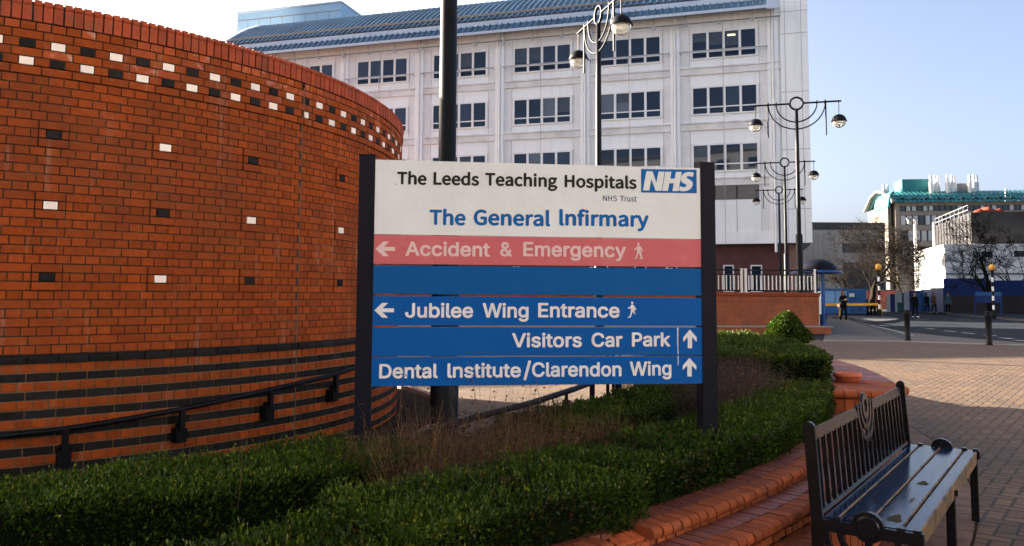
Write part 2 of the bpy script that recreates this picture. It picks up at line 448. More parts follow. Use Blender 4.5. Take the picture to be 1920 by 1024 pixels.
def sheet(name, poly, z, mat):
    b = MB(); b.add([(p[0], p[1], z) for p in poly], [tuple(range(len(poly)))], tint=0.5)
    return tag(b.obj(name, mat), kind='structure')
def G(*pts): return [tuple(gp(x, y)[:2]) for x, y in pts]
E0 = gp(1545, 639)[:2]; E1 = gp(1700, 641)[:2]; E2 = gp(1905, 648)[:2]
ed = (E2 - E1) / np.linalg.norm(E2 - E1)
Eend = E2 + ed * 60
sheet('road', [tuple(E0), tuple(E1), tuple(Eend), (130, 20), (160, 90), (90, 130), (10, 130), tuple(E0 + np.array([-0.6, 12]))], 0.006, 'asphalt')
sheet('pavement', G((1545, 639), (1700, 641), (1694, 637.5), (1598, 602.5), (1572, 590), (1551, 588)), 0.012, 'pavement_grey')
sheet('crossing_strip', G((1694, 637.5), (1711, 638), (1664, 617.5), (1612, 602.5), (1598, 602.5)), 0.010, 'tactile_and_shade')
sheet('footway', G((1711, 638), (1664, 617.5), (1700, 623.5), (1760, 630), (1840, 637), (1990, 649)) + [tuple(Eend), tuple(E2), tuple(E1)], 0.014, 'pavement_grey')
kb = MB()
for a, b in ((E0, E1), (E1, E2), (E2, Eend)):
    kb.beam((*a, 0.012), (*b, 0.012), 0.14, 0.03)
tag(kb.obj('kerb_line', 'kerb'), kind='structure')
isl = MB(); ip = G((1624, 606.5), (1660, 605.5), (1683, 601.5), (1680, 599.0), (1655, 596.8), (1560, 594), (1560, 597.5), (1598, 599))
isl.prism(ip, 0.0, 0.11); tag(isl.obj('traffic_island', 'tactile_and_shade'), kind='structure')  # dark material stands in for shade on the island top
dk = MB(); dk.prism([(x * 1.0, y) for x, y in G((1622, 607.2), (1660, 606.1), (1685, 601.9), (1682, 600.9), (1659, 605.0), (1624, 606.4))], 0.0, 0.118)
tag(dk.obj('island_kerb', 'tactile_and_shade'), kind='structure')
for k, (x0, y0, x1, y1) in enumerate(((1736, 616, 1752, 617.6), (1772, 621, 1792, 622.8), (1806, 624.5, 1826, 626.4), (1846, 628.5, 1867, 630.4), (1876, 634.0, 1898, 636.2), (1903, 638.5, 1925, 640.5),
                                      (1700, 612.8, 1712, 613.6), (1716, 598.8, 1741, 599.0), (1795, 600.2, 1822, 600.8), (1650, 610.2, 1664, 612.2))):
    p0, p1 = gp(x0, y0), gp(x1, y1)
    b = MB(); b.beam((p0[0], p0[1], 0.014), (p1[0], p1[1], 0.014), 0.16, 0.004)
    tag(b.obj('road_marking', 'road_paint'), kind='structure')
ln = MB(); pts = [gp(*q) for q in ((1633, 610.5), (1662, 617), (1712, 630))]
ln.beam((*pts[0][:2], 0.016), (*pts[1][:2], 0.016), 0.1, 0.004); ln.beam((*pts[1][:2], 0.0165), (*pts[2][:2], 0.0165), 0.1, 0.004)
tag(ln.obj('road_marking', 'road_paint'), kind='structure')
far_kerb = MB(); q = [gp(*p) for p in ((1780, 590.5), (1868, 598.2), (1990, 609))]
for a, b in zip(q, q[1:]): far_kerb.beam((*a[:2], 0.06), (*b[:2], 0.06), 0.25, 0.12)
tag(far_kerb.obj('far_kerb', 'tactile_and_shade'), kind='structure')
verge = MB(); verge.prism([tuple(p[:2]) for p in q] + [(75, 62), (60, 80), (q[0][0] + 3, 88)], 0.0, 0.10)
tag(verge.obj('far_pavement', 'asphalt'), kind='structure')  # shade put into the colour: dark asphalt on the pavement

# raised terrace in front of the white building
WA, WB = np.array([-22.0, 27.4]), np.array([11.75, 30.7])       # face of the retaining wall
wd = (WB - WA) / np.linalg.norm(WB - WA); wn2 = np.array([-wd[1], wd[0]])
TERR = 1.5
back = np.array([0.2867, 0.958])
tp = [WA + wn2 * 0.32, WB + wn2 * 0.32 - wd * 0.32, WB + wn2 * 0.3 - wd * 0.32 + back * 34, WA + back * 60]
tb = MB(); tb.prism([tuple(p) for p in tp], -0.4, TERR); tag(tb.obj('terrace', 'pavement_grey'), kind='structure')

# ------------------------------------------------------------------ the round brick building
rot = thing('brick_rotunda', 'tall curved red brick wall with a checker band of white and black bricks', 'building', (CX, CY, LOW))
RW = 5.38; ZCAP = 0.811; PH0 = -55.80; BA = 2.3963        # brick 0 starts at PH0; one stretcher turns BA degrees
Z0 = ZCAP - 16 * 0.075
core = MB()
core.lathe([(RW - 0.010, Z0 - 0.3), (RW - 0.010, ZCAP + 0.002)], (CX, CY, 0), 240, mi=1)
core.lathe([(RW - 0.010, ZCAP + 0.002), (RW - 0.010, 3.30)], (CX, CY, 0), 240, mi=0)
core.lathe([(RW + 0.006, 3.30), (RW + 0.006, 3.664), (RW + 0.012, 3.664), (RW + 0.012, 3.815), (RW - 0.035, 3.835), (RW - 0.04, 3.852), (RW - 0.30, 3.84), (0.02, 3.84)], (CX, CY, 0), 240, mi=0)
core.obj('wall_core', ['mortar_dark', 'mortar_pale'], rot)
red, blk, wht, stn = MB(), MB(), MB(), MB()
J = 0.010 / RW                                            # joint as an angle
MJ = R(-28.45)
def brick(mb, a0, a1, z, r, h=0.065, dr=0.0, tint=None, prof=None):
    a0, a1 = a0 + J / 2, a1 - J / 2
    for lo, hi in ((a0, a1),):
        if lo < MJ < hi:                                  # cut at the movement joint
            if MJ - lo > 0.012: _one(mb, lo, MJ - 0.0016, z, r, h, tint, prof)
            if hi - MJ > 0.012: _one(mb, MJ + 0.0016, hi, z, r, h, tint, prof)
            return
    _one(mb, a0, a1, z, r, h, tint, prof)
def _one(mb, a0, a1, z, r, h, tint, prof):
    r = r + random.uniform(-0.0012, 0.0012)
    if prof is None: prof = [(r - 0.05, z), (r - 0.05, z + h), (r - 0.002, z + h), (r, z + h - 0.002), (r, z + 0.002), (r - 0.002, z)]
    mb.arc(CC, prof, a0, a1, tint=tint)
JA, JB = -36, 46                                          # stretchers numbered from JA to JB
acc_cols = {0: 'wbw', 4: 'bwb', 8: 'wbw', 14: 'wbw', -4: 'bwb', -8: 'wbw', -12: 'bwb', -16: 'wbw', 18: 'bwb', 22: 'wbw', 26: 'bwb', 30: 'wbw'}
# c13, c21, c29 colours: column 0 is black, white, black
acc_cols = {k: ''.join('b' if q == 'w' else 'w' for q in v) for k, v in acc_cols.items()}
acc_rows = {13: 0, 21: 1, 29: 2}
for c in range(1, 38):
    z = ZCAP + (38 - c) * 0.075 + 0.005 - 0.0
    header = c % 2 == 1
    r = RW + 0.016 if c <= 6 else RW
    for j in range(JA, JB):
        a = R(PH0 + BA * j); st = R(BA)
        near = None
        for k in acc_cols:
            if abs(j - k) <= 1 and any(abs(c - rr) <= 1 for rr in acc_rows): near = k
        if not header:
            rr = r
            if c > 6 and j in acc_cols and any(abs(c - q) == 1 for q in acc_rows): rr = RW + 0.016
            brick(stn if (c in (2, 4) and rng.random() < 0.35) else red, a, a + st, z, rr)
        else:
            # header centred on the stretcher below, then one centred on its joint
            h0, h1 = a + st * 0.25, a + st * 0.75
            mb, rr, tt = (stn if (c == 1 and rng.random() < 0.6) else red), r, None
            if c in (3, 5):
                white = (j % 2 == 0) == (c == 3)
                mb = wht if white else blk
            if c in acc_rows and j in acc_cols:
                mb = wht if acc_cols[j][acc_rows[c]] == 'w' else blk; rr = RW + 0.016
            brick(mb, h0, h1, z, rr)
            h2 = h1 + st * 0.5
            mb2 = stn if (c == 1 and rng.random() < 0.5) else red
            if c in acc_rows and (j in acc_cols or (j + 1) in acc_cols):   # half bricks flank the accent
                hm = (h1 + h2) / 2
                brick(mb2, h1, hm, z, RW + (0.016 if j in acc_cols else 0)); brick(mb2, hm, h2, z, RW + (0.016 if (j + 1) in acc_cols else 0))
            else: brick(mb2, h1, h2, z, r)
for k in range(0, 17):                                    # black bullnose string course, then red and black courses to the ground
    z = ZCAP - k * 0.075 + 0.005
    for j in range(JA, JB):
        a = R(PH0 + BA * j); st = R(BA)
        if k == 0:
            pr = [(RW - 0.05, z), (RW - 0.05, z + 0.066), (RW + 0.004, z + 0.066)] + [(RW + 0.004 + 0.026 * math.sin(q), z + 0.036 + 0.030 * math.cos(q)) for q in np.linspace(0.25, 1.57, 6)] + [(RW + 0.028, z + 0.004), (RW + 0.024, z)]
            brick(blk, a, a + st, z, RW, prof=pr)
        elif k % 2 == 0: brick(blk, a, a + st, z, RW)
        else:
            for q in range(2): brick(red, a + st * (0.25 + 0.5 * q), a + st * (0.75 + 0.5 * q), z, RW)
allb = MB()
for k, mb in enumerate((red, stn, blk, wht)):
    o_ = len(allb.v); allb.v += mb.v; allb.f += [tuple(i + o_ for i in f) for f in mb.f]; allb.m += [k] * len(mb.f); allb.t += mb.t; allb.sm += mb.sm
allb.obj('brickwork', ['brick_red', 'brick_stained', 'brick_black', 'brick_white'], rot)
cp = MB(); zs = ZCAP + 38 * 0.075 + 0.006; RS = RW + 0.03
PA = 0.0765 / RS
for i in range(int(R(PH0 + BA * JA) / PA), int(R(PH0 + BA * JB) / PA)):
    a0 = i * PA + 0.0011 + random.uniform(-0.0006, 0.0006); a1 = (i + 1) * PA - 0.0011
    rr = RS + random.uniform(-0.003, 0.003); dz = random.uniform(-0.003, 0.003)
    pr = [(rr - 0.24, zs), (rr - 0.24, zs + 0.205 + dz), (rr - 0.055, zs + 0.198 + dz), (rr - 0.052, zs + 0.172), (rr - 0.03, zs + 0.172)] \
        + [(rr - 0.018 + 0.025 * math.sin(q), zs + 0.147 + 0.025 * math.cos(q)) for q in np.linspace(0.0, 2.5, 6)] + [(rr - 0.003, zs + 0.125), (rr - 0.003, zs)]
    cp.arc(CC, pr, a0, a1)
cp.obj('coping', 'brick_coping', rot)
mj = MB(); mj.arc(CC, [(RW - 0.02, Z0), (RW - 0.02, 3.3), (RW - 0.0025, 3.3), (RW - 0.0025, Z0)], MJ - 0.0011, MJ + 0.0011)
mj.arc(CC, [(RW, 3.3), (RW, 3.61), (RW + 0.014, 3.61), (RW + 0.014, 3.3)], MJ - 0.0011, MJ + 0.0011)
mj.obj('movement_joint', 'sealant', rot)

# sloping handrail on the curved wall
hr = thing('wall_handrail', 'black sloping handrail on brackets along the curved brick wall', 'handrail', (*pol(5.5, -45), 0.2))
def rail_z(d): return np.interp(d, [-80, -57.5, -52.8, -43.1, -33.1, -22.6, -19.2, 10], [0.03, 0.262, 0.272, 0.35, 0.445, 0.515, 0.548, 0.78])
m = MB(); m.tube([(*pol(5.475, d), rail_z(d)) for d in np.arange(-84, 2, 2.0)], 0.024, 10); m.obj('rail', 'black_paint', hr)
for d in (-82.6, -72.6, -62.6, -52.7, -42.8, -33.0, -22.7, -12.6):
    z = float(rail_z(d)); a = R(d); rad = np.array([math.cos(a), math.sin(a), 0]); tg = np.array([-math.sin(a), math.cos(a), 0])
    m = MB()
    p = np.array([*pol(5.475, d), 0]); m.box(p + [0, 0, z - 0.10], (0.045, 0.045, 0.20), ax=(rad, tg, [0, 0, 1]))
    p = np.array([*pol(5.425, d), 0]); m.box(p + [0, 0, z - 0.235], (0.11, 0.10, 0.125), ax=(rad, tg, [0, 0, 1]))
    p = np.array([*pol(5.435, d), 0]); m.box(p + [0, 0, z - 0.15], (0.05, 0.06, 0.05), ax=(rad, tg, [0, 0, 1]))
    m.obj('bracket', 'black_paint', hr)

# kerbed strip of soil at the foot of the round building
kb = MB()
for d in np.arange(-30, 70, 2.2): kb.arc(CC, [(6.02, LOW - .1), (6.02, LOW + 0.13), (6.13, LOW + 0.13), (6.15, LOW + 0.11), (6.15, LOW - .1)], R(d), R(d + 2.13))
ko = kb.obj('edging_kerb', 'kerb_pink'); tag(ko, 'pinkish curved kerb edging the foot of the round brick wall', 'kerb')
sb = MB(); sb.arc(CC, [(5.36, LOW), (5.36, LOW + 0.09), (6.03, LOW + 0.07), (6.03, LOW)], R(-30), R(70), n=60); tag(sb.obj('wall_foot_soil', 'soil'), kind='structure')

# ------------------------------------------------------------------ curved brick planter
pl = thing('brick_planter', 'curved low red brick planter wall with stepped bullnose ledges', 'planter wall', (*pol(11.0, -45), 0))
body = MB()
A0, A1 = -82, -14.0
ZL, ZU, ZP = 0.37, 0.435, 0.275
body.arc(CC, [(10.3, -0.1), (10.3, ZU - 0.06), (10.76, ZU - 0.06), (10.76, ZL - 0.012), (10.95, ZL - 0.012), (10.95, ZP - 0.01), (11.105, ZP - 0.01), (11.105, -0.1)], R(A0), R(A1), n=70)
body.obj('mortar_bed', 'mortar_dark', pl)
def ring_bricks(mb, prof, pitch, r, a0, a1, gap=0.010, jit=0.002, skip=None, drop=0.0):
    st = pitch / r; n = int((R(a1) - R(a0)) / st); g_ = gap / r / 2
    for i in range(n):
        a = R(a0) + i * st
        if skip and skip(math.degrees(a)): continue
        dr, dz = random.uniform(-jit, jit) * 2, random.uniform(-jit, jit)
        mb.arc(CC, [(q + dr, z + dz) for q, z in prof], a + g_ + random.uniform(0, .0002), a + st - g_)
def bull(r, z, h=0.058, depth=0.105, rad=0.026):
    c = [(r - rad + rad * math.cos(q), z - rad + rad * math.sin(q)) for q in np.linspace(math.pi / 2, -0.9, 8)]
    return [(r - depth, z - h), (r - depth, z)] + c + [(r - rad * 1.1, z - h)]
broken = lambda d: -46.42 < d < -45.35
b1 = MB(); ring_bricks(b1, bull(11.0, ZL), 0.0715, 11, A0, A1); b1.obj('ledge_bullnose', 'bullnose_red', pl)
for q0_, q1_ in ((A0, -46.42), (-45.35, A1)):
    b2 = MB(); ring_bricks(b2, bull(10.79, ZU), 0.0715, 10.79, q0_, q1_); b2.obj('upper_bullnose', 'bullnose_red', pl)
b3 = MB(); ring_bricks(b3, [(10.775, ZL - 0.05), (10.775, ZL), (10.889, ZL), (10.889, ZL - 0.05)], 0.0715, 10.9, A0, A1)
b3.obj('ledge_bricks', 'paver_red', pl)
b4 = MB(); ring_bricks(b4, [(10.565, ZU - 0.06), (10.565, ZU), (10.678, ZU), (10.678, ZU - 0.06)], 0.0715, 10.6, A0, A1, skip=broken)
ring_bricks(b4, [(10.50, ZU - 0.06), (10.50, ZU - 0.03), (10.56, ZU - 0.03), (10.56, ZU - 0.06)], 0.0715, 10.6, A0, A1)
b4.obj('upper_bricks', 'paver_red', pl)
b5 = MB(); ring_bricks(b5, [(10.70, ZL - 0.03), (10.70, ZL + 0.024), (10.767, ZL + 0.024), (10.770, ZL - 0.03)], 0.0715, 10.77, A0, A1)
ring_bricks(b5, [(10.90, ZP), (10.90, ZL - 0.064), (10.972, ZL - 0.064), (10.975, ZP)], 0.0715, 10.97, A0, A1)
b5.obj('riser_bricks', 'bullnose_red', pl)
b6 = MB(); ring_bricks(b6, [(10.985, -0.05), (10.985, ZP), (11.117, ZP), (11.12, ZP - 0.004), (11.12, -0.05)], 0.074, 11.1, A0, A1, jit=0.003); b6.obj('plinth_bricks', 'bullnose_red', pl)
b7 = MB()                                                # the two chipped bricks left in the gap
for d in (-46.3, -46.0, -45.68): b7.arc(CC, [(10.60, ZL), (10.60, ZU - 0.035), (10.68, ZU - 0.02), (10.74, ZU - 0.034), (10.772, ZL + 0.01), (10.772, ZL)], R(d), R(d + 0.29))
b7.obj('chipped_bricks', 'brick_stained', pl)
# drum at the end of the ledges with a bullnose coping and a terracotta rim
DX, DY = 2.98, 7.42
dm = MB(); dm.lathe([(0.555, -0.1), (0.555, 0.56)], (DX, DY, 0), 48); dm.obj('drum_core', 'mortar_dark', pl)
db = MB()
for i in range(48):
    a = 2 * math.pi * i / 48
    for z0, z1, off in ((0.40, 0.535, 0), (0.265, 0.39, .5), (0.13, 0.255, 0), (-0.02, 0.12, .5)):
        db.arc((DX, DY), [(0.50, z0), (0.50, z1), (0.565, z1), (0.565, z0)], a + off * 0.131 + 0.006, a + off * 0.131 + 0.125)
db.obj('drum_bricks', 'bullnose_red', pl)
dc = MB()
for i in range(34):
    a = 2 * math.pi * i / 34
    dc.arc((DX, DY), [(0.30, 0.54), (0.30, 0.605)] + [(0.575 + 0.032 * math.cos(q), 0.573 + 0.032 * math.sin(q)) for q in np.linspace(1.57, -1.3, 8)] + [(0.56, 0.54)], a + 0.006, a + 0.18, smooth=False)
dc.lathe([(0.30, 0.602), (0.02, 0.602)], (DX, DY, 0), 32); dc.obj('drum_coping', 'bullnose_red', pl)
# coping of the far part of the planter
fc = MB(); ring_bricks(fc, [(10.62, 0.54), (10.62, 0.605), (11.13, 0.605), (11.14, 0.595), (11.14, 0.54)], 0.112, 11.1, -18.2, 14); fc.obj('far_coping', 'paver_red', pl)
fw = MB(); fw.arc(CC, [(10.3, -0.1), (10.3, 0.545), (11.08, 0.545), (11.08, -0.1)], R(-18), R(14), n=30); fw.obj('far_wall', 'old_brick', pl)
# rings of edging bricks in the paving at the planter's foot
e1 = MB(); ring_bricks(e1, [(11.13, -0.02), (11.13, 0.006), (11.29, 0.006), (11.29, -0.02)], 0.108, 11.2, A0, 16, jit=0.0006)
tag(e1.obj('edging_bricks', 'paver_red'), kind='structure')
e2 = MB(); ring_bricks(e2, [(11.296, -0.02), (11.296, 0.005), (11.54, 0.005), (11.54, -0.02)], 0.215, 11.4, A0, 16, jit=0.0006, gap=0.008)
MAT['edge_brown'] = plain('edge_brown', (0.115, 0.068, 0.050), 0.75, tint=0.15, var=0.2, scale=9, bump=0.3, bscale=80)
tag(e2.obj('edging_band', 'edge_brown'), kind='structure')
e3 = MB(); e3.arc(CC, [(11.541, -0.02), (11.541, 0.003), (11.556, 0.003), (11.556, -0.02)], R(A0), R(16), n=80); tag(e3.obj('edging_gap', 'soil'), kind='structure')
# soil of the bed
sl_ = MB(); sl_.arc(CC, [(8.9, -0.5), (8.9, 0.26), (10.45, 0.33), (10.45, -0.5)], R(-72), R(-17), n=60)
sl_.arc(CC, [(8.9, -0.5), (8.9, 0.50), (10.61, 0.56), (10.61, -0.5)], R(-16.9), R(14), n=40)
tag(sl_.obj('bed_soil', 'soil'), kind='structure')
# terracotta pot rim with soil on the drum
tr = MB(); tcx, tcy = 3.17, 7.62
tr.lathe([(0.0, 0.604), (0.105, 0.604), (0.108, 0.64), (0.125, 0.65), (0.134, 0.668), (0.125, 0.686), (0.105, 0.690), (0.09, 0.684), (0.085, 0.665), (0.0, 0.66)], (tcx, tcy, 0), 40)
to = tr.obj('terracotta_pot', 'terracotta'); tag(to, 'round terracotta pot rim standing on the drum of the planter', 'pot')

